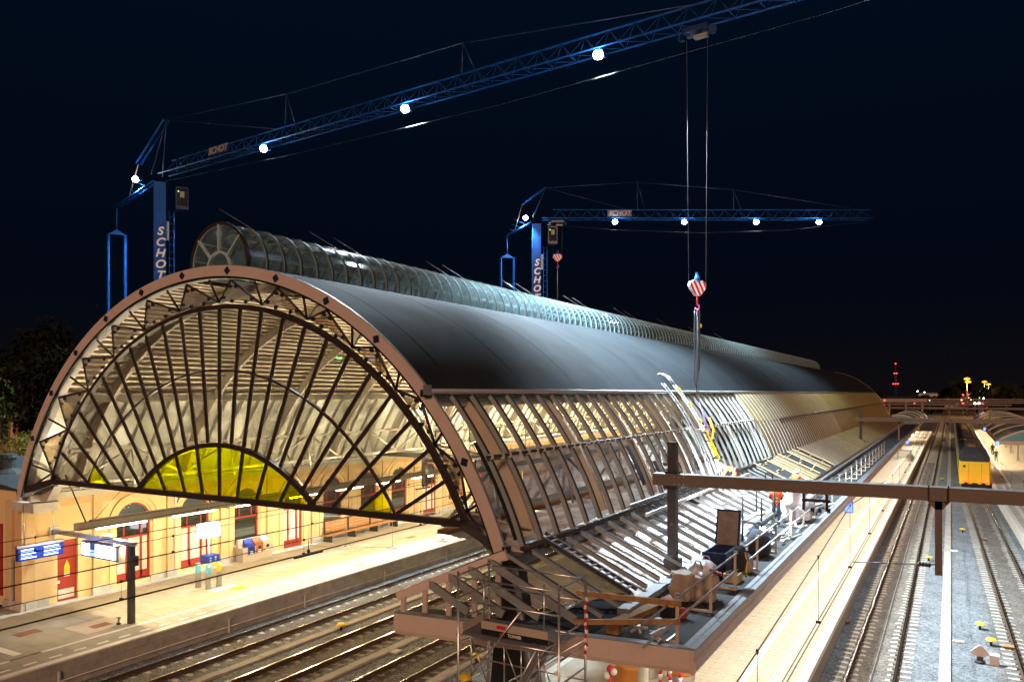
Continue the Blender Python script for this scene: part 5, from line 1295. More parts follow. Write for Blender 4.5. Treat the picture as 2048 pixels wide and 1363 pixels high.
    tr_ = MB().obox(T, (1.3, .9, .22), Matrix.Rotation(ang, 3, 'Z')).build('trolley', 'blueDark', t)
    MB().obox(T + D * .2 + Vector((0, 0, -.32)), (.7, .3, .16), Matrix.Rotation(ang, 3, 'Z')).build('trolley_lamp', 'grey', tr_)
    for sg_ in (-1, 1): MB().lathe([(.08, -.06), (.22, -.05), (.22, .05), (.08, .06)], T + D * sg_ * .8 + Vector((0, 0, -.15)), 12, 'Y').build('sheave', 'blueDark', tr_)
    hb = B + D * trolley + Vector((0, 0, hookz))
    for sg_ in (-1, 1): MB().tube(T + D * sg_ * .55 + Vector((0, 0, -.2)), hb + D * sg_ * .45 + Vector((0, 0, .2)), .009, 5).build('hoist_rope', 'steelgrey', t)
    # the hook block: rounded heart shaped plate with red and white stripes
    w_ = .52; poly = [(-w_, .1), (-w_ * .9, .26), (-w_ * .6, .36), (w_ * .6, .36), (w_ * .9, .26), (w_, .1), (w_ * .85, -.08), (.14, -.4), (-.14, -.4), (-w_ * .85, -.08)]
    def put(a, b, n): return hb + v * a + u * n + Vector((0, 0, b))
    n_ = len(poly); pl_ = MB().add([put(a, b, -.09) for a, b in poly] + [put(a, b, .09) for a, b in poly], [tuple(range(n_)), tuple(reversed(range(n_, 2 * n_)))] + [(i, i + n_, (i + 1) % n_ + n_, (i + 1) % n_) for i in range(n_)]).build('hook_block', 'white', t)
    for k_ in range(4):
        x0 = -.62 + k_ * .29; q4 = []
        for (a, b) in ((x0, .34), (x0 + .15, .34), (x0 + .55, -.36), (x0 + .40, -.36)): q4.append((a, b))
        # clip stripe to the plate outline
        def inside(a, b):
            r_ = False
            for i in range(n_):
                (xa, ya), (xb, yb) = poly[i], poly[(i + 1) % n_]
                if (ya > b) != (yb > b) and a < (xb - xa) * (b - ya) / (yb - ya) + xa: r_ = not r_
            return r_
        rows = []
        for i in range(22):
            f = i / 21; b = .345 - .73 * f; a0 = x0 + .40 * f; a1 = a0 + .145
            xs = [a0 + (a1 - a0) * j / 10 for j in range(11)]; ok = [x_ for x_ in xs if inside(x_, b)]
            if ok: rows.append((min(ok), max(ok), b))
        for (l0, r0, b0), (l1, r1, b1) in zip(rows, rows[1:]):
            pass
        if len(rows) > 2:
            vs_ = [put(a, b, .096) for l, r_, b in rows for a in (l, r_)]
            MB().add(vs_, [(2 * i, 2 * i + 1, 2 * i + 3, 2 * i + 2) for i in range(len(rows) - 1)]).build('stripe', 'red', pl_)
    MB().lathe([(.16, 0), (.15, .12), (.08, .3), (.07, .42)], hb + Vector((0, 0, .36)), 10).build('block_head', 'blueSteel', pl_)
    MB().tube(hb + Vector((0, 0, -.4)), hb + Vector((0, 0, -.85)), .05, 8).build('hook_shank', 'red', pl_)
    MB().path([hb + Vector((0, 0, -.85)) + v * .13 * math.sin(a) + Vector((0, 0, -.13 + .13 * math.cos(a))) for a in [x * .5 for x in range(10)]], .04, 6).build('hook', 'pink', pl_)
    return t, hb, u, v
AA = math.atan2(-3.7, 50.6)
cA, hbA, uA, vA = crane(-59, 41.5, AA, 72, 28.9, (-2.7, 14.7, 28.8, 42.7, 56.7, 70.5), 48.0, 15.9 - .35, 'near blue tower crane with its long jib crossing the sky above the hall', (.82, -.57), [(16.5, 3.4), (33, 2.9)], (16000, 34000, 90000, 200000, 12000, 12000))
cB, hbB, uB, vB = crane(-39.2, 73.2, math.atan2(17.7, 30.6), 36.5, 29.2, (-1.2, 8.5, 16, 23.8, 30.6), 2.3, 25.0, 'distant blue tower crane behind the lantern with a shorter horizontal jib', (.5, -.866), [(11, 4.0), (21.5, 3.2)], (12000, 12000, 12000, 14000, 14000), apex_h=3.4, back=3.2)
ch = thing('lifting_chain', 'bundle of grey chain slings hanging from the crane hook down to the ribs', 'chain', hbA + Vector((0, 0, -1.1)))
for i, (a, b, ln) in enumerate(((-.16, 0, 3.9), (-.05, .02, 4.2), (.08, -.02, 3.7), (.13, .02, 3.2))):
    MB().path([hbA + vA * (a * (1 - .7 * (j == 12))) + Vector((b, 0, -1.15 - ln * j / 12)) for j in range(13)], .035, 5).build('chain_strand', 'chainsteel', ch)
MB().path([hbA + Vector((.02, 0, -1.2)), Vector((hbA.x + .1, hbA.y, 9.8))], .02, 5).build('long_chain', 'chainsteel', ch)
MB().path([Vector((hbA.x + .1, hbA.y, 9.8)), Lp(27, .05) + Vector((0, 0, .2))], .03, 5).build('purple_sling', 'purple', ch)
MB().obox(hbA + vA * .2 + Vector((0, 0, -1.9)), (.12, .1, .18)).build('yellow_hook', 'yellow', ch)
ch2 = thing('far_crane_chain', 'thin chain hanging from the hook of the distant crane', 'chain', hbB); MB().tube(hbB + Vector((0, 0, -1)), hbB + Vector((0, 0, -4.5)), .04, 5).build('chain_strand', 'steelgrey', ch2)

# ------------------------------------------------------------------ people
def person(label, loc, rz, joints, mats, vest=None, helmet=None, hair=True, bag=False):
    """joints: pose in local space (x right, y forward, z up), 1.78 m figure; body is one skinned mesh"""
    J = joints; t = thing('person', label, 'person', loc, rz)
    edges = [('pelvis', 'waist'), ('waist', 'chest'), ('chest', 'neck'), ('neck', 'head'), ('head', 'crown'),
             ('chest', 'shL'), ('shL', 'elL'), ('elL', 'wrL'), ('wrL', 'haL'), ('chest', 'shR'), ('shR', 'elR'), ('elR', 'wrR'), ('wrR', 'haR'),
             ('pelvis', 'hipL'), ('hipL', 'knL'), ('knL', 'anL'), ('anL', 'toL'), ('pelvis', 'hipR'), ('hipR', 'knR'), ('knR', 'anR'), ('anR', 'toR')]
    rad = dict(pelvis=(.15, .12), waist=(.145, .11), chest=(.17, .125), neck=(.058, .06), head=(.082, .1), crown=(.06, .075), hipL=(.10, .10), hipR=(.10, .10), knL=(.066, .07), knR=(.066, .07),
               anL=(.045, .05), anR=(.045, .05), toL=(.045, .035), toR=(.045, .035), shL=(.075, .075), shR=(.075, .075), elL=(.05, .05), elR=(.05, .05), wrL=(.034, .036), wrR=(.034, .036), haL=(.04, .022), haR=(.04, .022))
    names = list(rad); me = bpy.data.meshes.new('body'); me.from_pydata([J[n] for n in names], [(names.index(a), names.index(b)) for a, b in edges], [])
    o = bpy.data.objects.new('body', me); col.objects.link(o)
    sk = o.modifiers.new('skin', 'SKIN'); ss = o.modifiers.new('sub', 'SUBSURF'); ss.levels = ss.render_levels = 1
    for i, n in enumerate(names):
        d = me.skin_vertices[0].data[i]; d.radius = rad[n]; d.use_root = (n == 'pelvis')
    dg = bpy.context.evaluated_depsgraph_get(); m2 = bpy.data.meshes.new_from_object(o.evaluated_get(dg)); bpy.data.objects.remove(o)
    m2.materials.clear()
    for m in mats: m2.materials.append(MATS[m])      # trousers, top, skin, shoes
    def seg(p, a, b):
        a, b = Vector(J[a]), Vector(J[b]); k = max(0, min(1, (p - a).dot(b - a) / max(1e-6, (b - a).length_squared))); return (p - a.lerp(b, k)).length
    groups = {0: [('pelvis', 'hipL'), ('pelvis', 'hipR'), ('hipL', 'knL'), ('hipR', 'knR'), ('knL', 'anL'), ('knR', 'anR')], 1: [('pelvis', 'waist'), ('waist', 'chest'), ('chest', 'shL'), ('chest', 'shR'), ('shL', 'elL'), ('shR', 'elR'), ('elL', 'wrL'), ('elR', 'wrR')],
              2: [('neck', 'head'), ('head', 'crown'), ('wrL', 'haL'), ('wrR', 'haR')], 3: [('anL', 'toL'), ('anR', 'toR')]}
    for f in m2.polygons:
        f.use_smooth = True
        f.material_index = min(groups, key=lambda g_: min(seg(f.center, a, b) for a, b in groups[g_]))
    body = bpy.data.objects.new('body', m2); col.objects.link(body); body.parent = t; WM[body.name] = wm(t)
    W = wm(t); jw = lambda n: W @ Vector(J[n])
    # hands: five fingers from each palm
    for s_ in 'LR':
        h, wv = jw('ha' + s_), jw('wr' + s_); d = (h - wv).normalized(); sd = d.cross(Vector((0, 0, 1)) if abs(d.z) < .9 else W.to_3x3() @ Vector((0, 1, 0))).normalized(); fg = MB()
        for k in range(4): b0 = h + sd * (-.03 + .02 * k); fg.path([b0, b0 + d * .04, b0 + d * .07 + Vector((0, 0, -.012))], .009, 5)
        fg.path([h - d * .04 + sd * .035, h - d * .01 + sd * .06, h + d * .02 + sd * .065], .010, 5)
        fg.build('fingers', mats[2], body)
    hd = jw('head'); up = (jw('crown') - hd).normalized(); fw = W.to_3x3() @ Vector((0, 1, 0)); fw = (fw - up * fw.dot(up)).normalized(); sd = fw.cross(up)
    fa = MB().obox(hd + fw * .105 - up * .0, (.03, .03, .05)); fa.build('nose', mats[2], body)
    ey = MB()
    for s_ in (-1, 1): ey.lathe([(.013, -.008), (.013, .008)], hd + fw * .092 + sd * .034 * s_ + up * .03, 8, 'Y')
    ey.build('eyes', 'black', body); MB().obox(hd + fw * .094 - up * .05, (.045, .012, .012)).build('mouth', 'redpaint', body)
    er = MB()
    for s_ in (-1, 1): er.obox(hd + sd * .088 * s_, (.02, .035, .05))
    er.build('ears', mats[2], body)
    if helmet:
        MB().lathe([(.145, -.01), (.125, .0), (.12, .06), (.095, .11), (.04, .135)], jw('crown') - up * .02, 14).build('helmet', helmet, t)
    elif hair:
        MB().lathe([(.085, -.06), (.098, .0), (.09, .06), (.05, .095)], jw('crown') - up * .03 - fw * .01, 12).build('hair', 'hair', t)
    if vest:
        sel = [f for f in m2.polygons if min(seg(f.center, a, b) for a, b in (('pelvis', 'waist'), ('waist', 'chest'), ('chest', 'shL'), ('chest', 'shR'))) < .2 and f.material_index == 1]
        used = {}; vs = []; fs = []
        for f in sel:
            idx = []
            for vi in f.vertices:
                if vi not in used: used[vi] = len(vs); vv = m2.vertices[vi]; vs.append(W @ (vv.co + vv.normal * .022))
                idx.append(used[vi])
            fs.append(idx)
        mb = MB(); mb.add(vs, fs, True); vt = mb.build('safety_vest', vest, t)
        c, pz = jw('chest'), jw('pelvis'); ax = (c - pz).normalized()
        for f_ in (.25, .62):
            pt = pz.lerp(c, f_); rg = MB(); x_ = W.to_3x3() @ Vector((1, 0, 0)); y_ = ax.cross(x_).normalized(); n = 20
            rg.add([pt + x_ * math.cos(2 * PI * i / n) * .197 + y_ * math.sin(2 * PI * i / n) * .158 + ax * k for i in range(n) for k in (-.025, .025)], [(2 * i, 2 * i + 1, (2 * i + 3) % (2 * n), (2 * i + 2) % (2 * n)) for i in range(n)]); rg.build('reflective_band', 'alu', vt)
    if bag: lumpy('backpack', 'cloth', tuple(jw('chest') - fw * .2 + Vector((0, 0, -.38))), (.16, .13, .34), t, 3)
    return t
stand = dict(pelvis=(0, 0, .95), waist=(0, 0, 1.1), chest=(0, .01, 1.36), neck=(0, .01, 1.53), head=(0, .03, 1.63), crown=(0, .03, 1.73), shL=(-.19, 0, 1.44), elL=(-.25, -.02, 1.15), wrL=(-.26, .06, .92), haL=(-.26, .08, .83), shR=(.19, 0, 1.44), elR=(.25, -.02, 1.15), wrR=(.26, .06, .92), haR=(.26, .08, .83),
             hipL=(-.1, 0, .9), knL=(-.11, .02, .5), anL=(-.11, -.02, .09), toL=(-.12, .14, .04), hipR=(.1, 0, .9), knR=(.11, .02, .5), anR=(.11, -.02, .09), toR=(.12, .14, .04))
walk = dict(stand, knL=(-.1, .16, .5), anL=(-.1, .22, .1), toL=(-.1, .37, .06), knR=(.1, -.04, .49), anR=(.1, -.28, .14), toR=(.1, -.17, .05), elL=(-.24, -.1, 1.17), wrL=(-.24, -.08, .93), haL=(-.24, -.05, .85), elR=(.25, .04, 1.16), wrR=(.25, .2, .98), haR=(.25, .27, .94))
work = dict(stand, chest=(0, .06, 1.34), neck=(0, .1, 1.5), head=(0, .16, 1.58), crown=(0, .18, 1.68), shL=(-.19, .06, 1.42), shR=(.19, .06, 1.42), elL=(-.25, .16, 1.18), wrL=(-.12, .38, 1.1), haL=(-.06, .45, 1.1), elR=(.25, .14, 1.18), wrR=(.16, .36, 1.06), haR=(.12, .44, 1.05))
bend = dict(stand, pelvis=(0, -.12, .78), hipL=(-.1, -.1, .75), hipR=(.1, -.1, .75), knL=(-.12, .14, .46), knR=(.12, .14, .46), anL=(-.12, -.02, .09), anR=(.12, -.02, .09), waist=(0, .02, .88), chest=(0, .27, .98), neck=(0, .42, 1.03), head=(0, .53, 1.05), crown=(0, .62, 1.08),
            shL=(-.19, .32, 1.0), shR=(.19, .32, 1.0), elL=(-.24, .4, .72), wrL=(-.16, .56, .52), haL=(-.14, .62, .46), elR=(.24, .42, .74), wrR=(.18, .6, .56), haR=(.16, .66, .5))
person('worker in bright orange vest standing with back turned on the canopy roof', (-6.55, 34.2, CZ), .25, work, ('jeans', 'jeans', 'skin', 'black'), 'orange', 'white')
person('bending worker in orange with white helmet at the foot of the ladders', (-8.9, 36.4, 5.72), 1.75, bend, ('orange', 'orange', 'skin', 'black'), 'orange', 'white')
person('worker in orange partly hidden behind the first vest worker', (-7.0, 41.5, CZ), -.5, work, ('jeans', 'orange', 'skin', 'black'), 'orange', 'white')
person('passenger in dark suit walking towards the camera beside the train', (5.35, 123.4, PZ), PI + .1, walk, ('cloth', 'cloth', 'skin', 'black'))
person('passenger in dark clothes with backpack walking away further down the platform', (5.5, 137, PZ), -.1, walk, ('cloth', 'cloth', 'skin', 'black'), bag=True)

# ------------------------------------------------------------------ train
tn = thing('yellow_train', 'yellow passenger train with dark roof and red tail lights seen from behind', 'train', (2.15, 93.9, 0))
TX = 2.17; TY = 93.9
def ring(y, hw, z0, z1, rr): # rounded-top body section
    pts = [(TX - hw, z0)] + [(TX - hw + rr * (1 - math.cos(a)), z1 - rr + rr * math.sin(a)) for a in [PI / 2 * i / 4 for i in range(5)]] + [(TX + hw - rr * (1 - math.cos(a)), z1 - rr + rr * math.sin(a)) for a in [PI / 2 - PI / 2 * i / 4 for i in range(5)]] + [(TX + hw, z0)]
    return [(x, y, z) for x, z in pts]
def loft(secs, m, name, par):
    n = len(secs[0]); vs = [p for s_ in secs for p in s_]; fs = [(i * n + j, i * n + (j + 1) % n, (i + 1) * n + (j + 1) % n, (i + 1) * n + j) for i in range(len(secs) - 1) for j in range(n)]
    fs += [tuple(reversed(range(n))), tuple((len(secs) - 1) * n + j for j in range(n))]
    return MB().add(vs, fs).build(name, m, par)
fr_ = loft([ring(TY, 1.28, .62, 2.9, .12), ring(TY + .12, 1.38, .6, 2.95, .14), ring(TY + .5, 1.43, .6, 2.98, .16), ring(TY + 1.4, 1.43, .6, 3.0, .16)], 'trainyellow', 'front_end', tn)
loft([ring(TY + .25, 1.30, 2.90, 3.06, .05), ring(TY + .9, 1.3, 2.9, 3.6, .2), ring(TY + 1.8, 1.2, 2.9, 4.25, .4), ring(TY + 2.8, 1.05, 2.9, 4.42, .45), ring(TY + 4.5, 1.1, 2.9, 4.40, .5), ring(TY + 6, 1.3, 2.9, 3.95, .5)], 'traindark', 'raised_cab', tn)
for i in range(4):
    y0 = TY + 1.41 + i * 26.8; L_ = 26.3 if i else 25.0
    cr = loft([ring(y0, 1.42, .6, 3.0, .1), ring(y0 + L_, 1.42, .6, 3.0, .1)], 'trainyellow', 'car_body', tn)
    loft([ring(y0 + .02, 1.41, 2.98, 3.95, .7), ring(y0 + L_, 1.41, 2.98, 3.95, .7)], 'traindark', 'car_roof', tn)
    MB().box(TX - 1.2, TX + 1.2, y0 + .2, y0 + L_ - .2, .15, .6).build('underframe', 'black', tn)
    for k in range(10): box('side_window', 'windowdark', (TX - 1.428, TX - 1.421, y0 + 1.5 + k * 2.3, y0 + 3.2 + k * 2.3, 1.9, 2.6), cr)
    for k in range(5): MB().obox((TX, y0 + 4 + k * 4.6, 4.0), (1.3, 2.2, .25)).build('roof_unit', 'traindark', tn)
for s_ in (-1, 1):
    h_ = MB().lathe([(.10, 0), (.10, .06)], (TX + s_ * 1.0, TY - .05, .98), 12, 'Y').build('tail_light', 'redlamp', fr_)
    lamp('tail_glow', 'POINT', (TX + s_ * 1.0, TY - .3, .98), 14, (1, .05, .05), tn, size=.1)
    box('buffer', 'black', (TX + s_ * .8 - .16, TX + s_ * .8 + .16, TY - .25, TY, .55, .8), tn)
box('front_window', 'black', (TX - 1.06, TX - .84, TY - .008, TY + .02, 2.35, 2.6), fr_)
for x in (TX - .55, TX + .62): box('front_seam', 'traindark', (x - .012, x + .012, TY - .004, TY + .01, .7, 2.85), fr_)
MB().obox((TX, TY - .1, .6), (.5, .3, .3)).build('coupler', 'black', tn)
box('front_skirt', 'black', (TX - 1.2, TX + 1.2, TY + .1, TY + .6, .2, .6), tn)
MB().lathe([(.13, 0), (.13, .04)], (TX, TY + .8, 3.42), 10, 'Y').build('top_lamp', 'concrete2', tn)
for s_ in (-1, 1): MB().beam((TX + s_ * .95, TY + 1.0, 3.45), (TX + s_ * 1.12, TY + 2.0, 3.9), .05, .35).build('cab_glass', 'windowdark', tn)

# ------------------------------------------------------------------ right hand vaulted canopy and the far island canopy
def vault(x0, x1, y0, y1, ze, rise, label, bays):
    t = thing('vaulted_canopy', label, 'canopy', ((x0 + x1) / 2, y0, 0), group='teal vaulted canopies')
    hw = (x1 - x0) / 2; cx = (x0 + x1) / 2; Rr = (hw * hw + rise * rise) / (2 * rise); cz = ze + rise - Rr; am = math.degrees(math.asin(hw / Rr)); L_ = (y1 - y0) / bays
    for i in range(bays):
        a, b = y0 + i * L_, y0 + (i + 1) * L_
        MB().arc(cx, cz, Rr - .06, Rr, 90 - am, 90 + am, a + .4, b - 1.6, 16).build('vault_panel', 'teal', t)
        MB().arc(cx, cz, Rr - .1, Rr + .12, 90 - am, 90 + am, a, a + .38, 16).build('vault_arch', 'cream' if i % 2 == 0 else 'beige', t)
        MB().arc(cx, cz, Rr - .05, Rr - .02, 90 - am * .96, 90 + am * .96, b - 1.58, b - .02, 16).build('rooflight', 'glassdusty', t)
    for s_ in (x0, x1): box('eaves', 'rimpaint', (s_ - .12, s_ + .12, y0 - .3, y1, ze - .35, ze + .1), t)
    box('end_fascia', 'rimpaint', (x0 - .12, x1 + .12, y0 - .42, y0 - .3, ze - .4, ze + .05), t)
    MB().prism([(cx + (Rr - .1) * math.cos(math.radians(a_)), cz + (Rr - .1) * math.sin(math.radians(a_))) for a_ in [90 - am + 2 * am * j / 12 for j in range(13)]], 'XZ', y0 - .1, y0 - .05).build('end_panel', 'teal', t)
    box('soffit', 'cream', (x0 + .1, x1 - .1, y0, y1, ze - .3, ze - .24), t)
    for i in range(bays + 1):
        for x in (cx - hw * .35, cx + hw * .35): MB().lathe([(.3, PZ), (.17, PZ + .25), (.15, ze - .3)], (x, y0 + 1 + i * L_ * .97, 0), 10).build('column', 'cream', t)
    for i in range(bays * 2):
        y = y0 + 2 + i * L_ / 2; tb = box('lamp_strip', 'tubewhite', (x0 + .7, x0 + .8, y, y + 1.5, ze - .36, ze - .31), t)
        lamp('strip_light', 'AREA', (x0 + .75, y + .75, ze - .4), 520, (1, .74, .46), t, size=.12, size_y=1.5)
        if i % 2: lamp('strip_light', 'AREA', (x1 - 1.5, y + .75, ze - .4), 400, (1, .80, .55), t, size=.12, size_y=1.5)
    return t
vault(5.1, 14.5, 113, 230, 4.2, 1.6, 'teal vaulted platform canopy at the right edge behind the yellow train', 8)
vault(-12, -5.2, 166, 226, 4.2, 1.7, 'dark vaulted platform canopy beyond the far end of the hall', 4)
for (x, y, z, lb) in ((5.0, 112.2, 4.0, 'blue lit platform sign on the near corner of the vaulted canopy'), (4.9, 150, 4.2, 'blue lit sign halfway along the vaulted canopy'), (-5.5, 124, 3.2, 'blue platform sign under the canopy edge beside the second portal'), (-5.1, 47.7, 3.7, 'blue platform sign under the canopy edge below the near portal'), (-4.8, 200, 4.2, 'tiny blue sign at the far end of the island platform'), (4.8, 190, 4.2, 'tiny blue sign far along the right platform'), (-5.6, 143.5, 3.3, 'bright white sign under the canopy edge beyond the second portal')):
    t = thing('platform_sign', lb, 'sign', (x, y, z), group='lit platform signs'); MB().box(x - .22, x + .22, y - .08, y + .08, z - .35, z + .25).build('sign_case', 'signblue', t)
    MB().box(x - .19, x + .19, y - .095, y - .082, z - .31, z + .21).build('sign_face', 'whitelamp' if 'white' in lb else 'bluelamp', t)
kg = thing('platform_kiosk', 'small glass stairway shelter on the island platform beside the second portal', 'shelter', (-5.6, 122, PZ))
for x in (-6.6, -4.9): box('glass_side', 'glasslantern', (x - .03, x + .03, 120, 125, PZ, 2.2), kg)
box('top_rail', 'steelgrey', (-6.65, -4.85, 119.9, 120.0, 2.1, 2.25), kg); box('stair_wall', 'cream', (-6.55, -4.95, 124.6, 125, PZ, 1.9), kg)
pw_ = thing('parked_bicycle_rack', 'grey luggage rack shaped frame standing by the shelter', 'rack', (-4.9, 118.5, PZ))
for i in range(4): MB().path([(-5.3 + .2 * i, 118.5, PZ), (-5.3 + .2 * i, 118.5, PZ + .9), (-5.2 + .2 * i, 119.1, PZ + .9), (-5.2 + .2 * i, 119.1, PZ)], .03, 5).build('hoop', 'steelgrey', pw_)

# ------------------------------------------------------------------ small things by the tracks and under the canopy
for x, y, lb in ((1.11, 39.48, 'upper of the two yellow marker caps by the right track'), (1.44, 37.19, 'lower of the two yellow marker caps by the right track'), (.75, 66.3, 'yellow marker cap below the near portal beam'), (-23.3, 25.27, 'yellow marker cap on the cable duct under the hall'), (-1.2, 54, 'yellow marker cap half hidden behind the drop post'), (-.9, 104, 'far yellow marker cap in front of the train'), (-16.0, 24.9, 'yellow marker cap seen through the scaffold')):
    t = thing('marker_cap', lb, 'marker', (x, y, -.2), group='yellow marker caps')
    MB().tube((x, y, -.2), (x, y, .02), .05, 8).build('stem', 'black', t); MB().lathe([(.2, 0), (.22, .03), (.16, .09), (.05, .11)], (x, y, .0), 12).build('cap', 'yellow', t)
t = thing('rounded_marker', 'beige rounded triangular marker board on a stub beside the right track', 'marker', (.97, 34.5, -.2))
MB().prism([(.65, .22), (.78, .36), (.94, .5), (1.0, .5), (1.16, .36), (1.29, .22), (1.24, .14), (1.1, .08), (.84, .08), (.7, .14)], 'XZ', 34.45, 34.53).build('board', 'rimpaint', t)
MB().lathe([(.17, -.2), (.19, -.12), (.12, -.08), (.1, .1)], (.97, 34.56, 0), 12).build('stub', 'darksteel', t); box('board_rib', 'cream', (.96, .98, 34.43, 34.45, .1, .48), t)
t = thing('white_top_box', 'small brown box with white top beside the rounded marker', 'box', (1.44, 34.6, -.2)); box('box_body', 'rimpaint', (1.28, 1.6, 34.45, 34.75, -.2, .16), t); box('box_top', 'white', (1.26, 1.62, 34.43, 34.77, .162, .19), t)
for x, y, r_, lb in ((.12, 36.9, .1, 'white plastic offcut lying right of the cable duct'), (.02, 58, -.1, 'small white offcut further up beside the cable duct')):
    setp(MB().obox((x + .15, y, -.15), (.42, .14, .07), Matrix.Rotation(r_, 3, 'Z')).build('white_offcut', 'white'), lb, 'offcut', 'offcuts')
for x, y, lb in ((2.05, 37.0, 'rusty square plate clamped to the left rail of the train track'), (2.0, 63.5, 'small rusty plate on the left rail near the beam'), (-3.45, 55, 'rusty plate beside the left rail of the empty track'), (-4.15, 37.5, 'small rusty plate at the foot of the platform wall')):
    setp(MB().obox((x, y, -.08), (.4, .4, .06)).build('rail_plate', 'timber'), lb, 'plate', 'rusty plates')
setp(MB().obox((-19.5, 24.2, -.16), (.55, .4, .05)).build('duct_cover', 'concrete2'), 'loose pale concrete cover in the ballast between the hall tracks', 'cover')
for x, y, lb in ((-8.95, 22.9, 'nearest round orange seat below the canopy'), (-7.7, 24.5, 'round orange seat at the corner of the canopy')):
    t = thing('round_seat', lb, 'seat', (x, y, PZ), group='round platform seats')
    MB().lathe([(.42, 0), (.45, .3)], (x, y, PZ), 24).build('base', 'concrete', t); MB().lathe([(.46, .3), (.48, .34), (.49, .8), (.46, .86), (.38, .88)], (x, y, PZ), 28).build('seat', 'orangeseat', t)
t = thing('round_seat', 'round grey concrete plinth behind the nearest orange seat', 'seat', (-8.95, 24.4, PZ), group='round platform seats'); MB().lathe([(.46, 0), (.5, .9), (.46, .92)], (-8.95, 24.4, PZ), 24).build('base', 'concrete', t)
for i, (x, y) in enumerate(((-8.05, 23.4), (-7.75, 23.3), (-7.62, 23.05), (-7.4, 23.4))):
    t = thing('barrier_post', ('red and white barrier post at the left of the row', 'second red and white barrier post of the row', 'third red and white barrier post of the row', 'red and white barrier post at the right of the row')[i], 'barrier post', (x, y, PZ), group='barrier posts')
    for k in range(6): MB().tube((x, y, PZ + .02 + k * .17), (x + .01 * k, y, PZ + .02 + (k + 1) * .17), .055, 10).build('band', 'red' if k % 2 else 'white', t)
t = thing('barrier_chain_post', 'red post with white ball ends in front of the orange seat', 'barrier post', (-9.0, 21.6, PZ)); MB().tube((-9.0, 21.6, PZ), (-9.0, 21.6, PZ + 1.0), .06, 10).build('post', 'red', t)
for dx, dz in ((-.1, .85), (.1, 1.0), (-.02, 1.08)): MB().lathe([(.02, -.11), (.09, -.07), (.11, 0), (.09, .07), (.02, .11)], (-9.0 + dx, 21.6, PZ + dz), 12).build('ball', 'red' if dz > 1.05 else 'white', t)
# green and yellow straps below the scaffold, striped bollard
t = thing('striped_leg', 'grey and white leg with black and yellow stripes below the scaffold', 'support leg', (-9.9, 18.8, PZ)); MB().prism([(-10.3, PZ), (-9.7, PZ), (-9.95, 3.6), (-10.35, 3.6)], 'XZ', 18.6, 18.9).build('leg', 'grey', t)
for k in range(4): MB().prism([(-10.31, 1.2 + k * .4), (-9.8, 1.2 + k * .4), (-9.82, 1.4 + k * .4), (-10.31, 1.4 + k * .4)], 'XZ', 18.58, 18.597).build('stripe', 'yellow' if k % 2 else 'black', t)

# ------------------------------------------------------------------ far background
def tree(x, y, h, cr, nl, m, label, ls=.35, tr=.25, base=0, seed=1, cz=.62):
    q = random.Random(seed); t = thing('tree', label, 'tree', (x, y, base), group='trees')
    tk_ = MB(); tk_.path([(x, y, base), (x + .1, y, base + h * .3), (x - .1, y + .1, base + h * .6)], tr, 8, tr * .5)
    cl = []
    for i in range(14):
        a = q.uniform(0, 6.28); e_ = q.uniform(-.5, 1); rr = cr * q.uniform(.35, .8)
        c_ = Vector((x + rr * math.cos(a) * math.cos(e_ * .8), y + rr * math.sin(a) * math.cos(e_ * .8), base + h * cz + cr * .9 * e_)); cl.append((c_, cr * q.uniform(.25, .5)))
        tk_.path([(x, y, base + h * (.35 + .02 * i)), Vector((x, y, base + h * .5)).lerp(c_, .6), c_], tr * .3, 5, .03)
    tk_.build('trunk', 'bark', t)
    vs = []; fs = []
    for i in range(nl):
        c_, r_ = q.choice(cl); d = Vector((q.gauss(0, 1), q.gauss(0, 1), q.gauss(0, 1))).normalized() * r_ * q.uniform(.5, 1.1); p = c_ + d
        a = Vector((q.gauss(0, 1), q.gauss(0, 1), q.gauss(0, 1))).normalized(); b = a.orthogonal().normalized(); s_ = ls * q.uniform(.5, 1.1); k = len(vs)
        vs += [p, p + a * s_ + b * s_ * .35, p + a * s_ * 1.9, p + a * s_ - b * s_ * .35]; fs.append((k, k + 1, k + 2, k + 3))
    mb = MB(); mb.v = [tuple(v) for v in vs]; mb.f = fs; mb.sm = [False] * len(fs); me = bpy.data.meshes.new('crown'); me.from_pydata([wm(t).inverted() @ Vector(v) for v in mb.v], [], fs); me.materials.append(MATS[m])
    o = bpy.data.objects.new('crown', me); col.objects.link(o); o.parent = t
    return t
tree(-40.2, 15.8, 13, 3.9, 5200, 'leaf', 'bright green leafy tree poking in at the left edge', .16, .25, 0, 4, .72)
tree(-52, 27.5, 8.0, 2.1, 6000, 'leafyellow', 'yellow green shrub-like tree behind the low slate roof', .16, .15, 0, 5, .66)
tree(-48.0, 26.6, 7.9, 1.6, 3500, 'leafyellow', 'small yellow green bush beside the left foot of the hall', .16, .12, 0, 15, .7)
tree(-78, 52, 14, 6.5, 9000, 'leafdark', 'tall dark tree behind the left side of the hall', .5, .5, 0, 6, .6)
tree(-92, 48, 15, 7.5, 9000, 'leafdark', 'tall dark tree at the far left', .5, .5, 0, 8, .6)
tree(-66, 62, 12, 5.5, 8000, 'leafdark', 'dark tree between the near crane and the hall', .5, .45, 0, 9, .6)
tree(-72, 41, 12.5, 4.5, 7000, 'leafdark', 'dark leaning tree in front of the brick building', .4, .35, 0, 19, .72)
bb_ = thing('brick_building', 'dim brick building with tall windows behind the yellow green bush', 'building', (-85, 50, 0))
